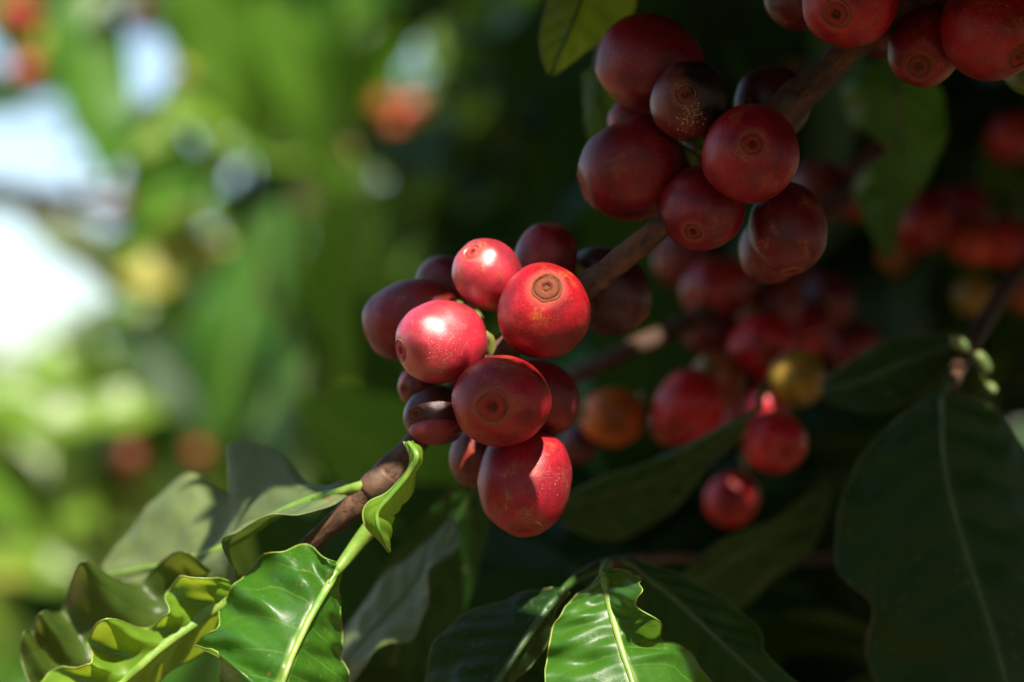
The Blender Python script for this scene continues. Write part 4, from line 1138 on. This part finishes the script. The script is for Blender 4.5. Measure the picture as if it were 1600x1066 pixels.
for (px, py, d, dx, dz, ln, mt) in LEFT:
    dr = Vector((dx, rs.uniform(-0.3, 0.3), dz))
    fc = Vector((rs.uniform(-0.4, 0.4), -0.8, rs.uniform(0.3, 1.0)))
    b = P(px, py, d) - dr.normalized() * ln * 0.5
    if in_window(leaf_points(cnt, leaf_matrix(b, dr, fc, ln)), 0.8): continue
    bg_leaf(left, b, dr, fc, ln, mt, cnt); cnt += 1
GM = "blurred cherries of the middle coffee tree"
for (x, y, d, r, c, lb) in (
    (30, 25, 700, 30, (0.40, 0.02, 0.02), "blurred red blob of a cherry in the far corner of the sky side"),
    (52, 75, 720, 18, (0.30, 0.10, 0.03), "blurred brown cherry under the corner one"),
    (42, 112, 700, 24, (0.42, 0.02, 0.015), "blurred red cherry against the white sky gap"),
    (228, 22, 680, 30, (0.34, 0.015, 0.018), "blurred red cherry above the bright blue white gap"),
    (600, 168, 640, 22, (0.42, 0.075, 0.008), "blurred orange cherry in the middle of the hanging leaves"),
    (642, 172, 640, 22, (0.40, 0.02, 0.015), "blurred red cherry beside the orange one among hanging leaves"),
    (615, 195, 660, 18, (0.50, 0.09, 0.01), "blurred orange red cherry below the pair among hanging leaves"),
    (345, 265, 700, 16, (0.26, 0.02, 0.02), "dim blurred cherry near a pale light disc"),
    (195, 320, 760, 18, (0.22, 0.015, 0.015), "dim blurred cherry left of the pale light disc"),
    (202, 715, 600, 22, (0.17, 0.02, 0.012), "blurred red cherry among the pale leaves above the branch end"),
    (310, 710, 620, 18, (0.24, 0.02, 0.02), "dim blurred cherry above the grey leaf lobe"),
    (300, 333, 640, 17, (0.42, 0.45, 0.16), "pale added cherry standing in for a round light disc"),  # this and the next three are added to make blurred light discs
    (328, 402, 640, 15, (0.50, 0.22, 0.06), "orange added cherry standing in for a light disc below the pale one"),
    (450, 240, 700, 16, (0.30, 0.34, 0.10), "greenish added cherry standing in for a light disc among the hanging leaves"),
    (575, 215, 640, 16, (0.40, 0.36, 0.10), "yellowish added cherry standing in for a light disc under the orange ones")):
    cherry(x, y, d, r, 1.06, (rs.uniform(-0.5, 0.5), rs.uniform(-0.6, 0.3), 0.7), c, lb, GM, (x + 15, y - 30, d + 20), orange=0.5)

# ------------------------------------------------------------------ far coffee trees in full sun
def far_tree(x, y, h, w, n, label, seed):
    r = random.Random(seed)
    t = empty("coffee_tree", (x, y, 0))
    tag(t, label, "tree", "coffee trees of the plantation")
    tp = crom([Vector((x, y, -0.05)), Vector((x + 0.03, y, h * 0.5)), Vector((x, y + 0.03, h * 0.95))], 14)
    put(link("trunk", tube_mesh("trunk", tp, [0.035 - 0.002 * i for i in range(14)], 10), M['wood']), t)
    V, F, U = [], [], []
    tv, tf, tu = FT
    for k in range(n):
        zz = r.random() ** 0.8
        rad = w * (0.35 + 0.65 * math.sin(math.pi * (0.12 + 0.80 * zz))) * math.sqrt(r.random())
        a = r.uniform(0, 6.283)
        c = Vector((x + rad * math.cos(a), y + rad * math.sin(a), 0.15 + zz * (h - 0.15)))
        if mnoise.noise(c * 4.0) < -0.28: continue
        dr = Vector((math.cos(a) + r.uniform(-0.5, 0.5), math.sin(a) + r.uniform(-0.5, 0.5), r.uniform(-1.0, 0.1)))
        fc = Vector((r.uniform(-0.6, 0.6), r.uniform(-0.6, 0.6), 1))
        Mx = leaf_matrix(c, dr, fc, r.uniform(0.10, 0.17))
        if in_window(np.array([tuple(Mx @ q) for q in tv]), 0.9): continue
        b = len(V)
        V.extend([Mx @ q for q in tv])
        F.extend([tuple(b + i for i in ff) for ff in tf])
        U.extend(tu)
    put(link("crown", mesh("crown", V, F, U), M['leaf_pale' if x < -1.0 else 'leaf']), t)
FT = template_leaf(55, 6, 1, 0.19, 0.03, 0.25)
far_tree(-1.15, 3.6, 1.38, 0.6, 1400, "far sunlit coffee tree at the left edge, low and pale in the blur", 1)
far_tree(-0.45, 3.1, 1.50, 0.6, 1700, "far sunlit coffee tree behind the ruffled leaves, blurred", 2)
far_tree(0.15, 2.6, 2.3, 0.7, 2000, "far tall coffee tree closing the view behind the hanging leaves", 3)
far_tree(1.1, 2.4, 2.3, 0.8, 2000, "far tall coffee tree behind the dark right side", 4)
far_tree(-2.6, 6.5, 1.58, 0.9, 1500, "distant coffee tree under the white sky gaps at the left", 5)
far_tree(-1.2, 6.8, 1.85, 0.9, 1500, "distant coffee tree seen between the two nearer ones", 6)
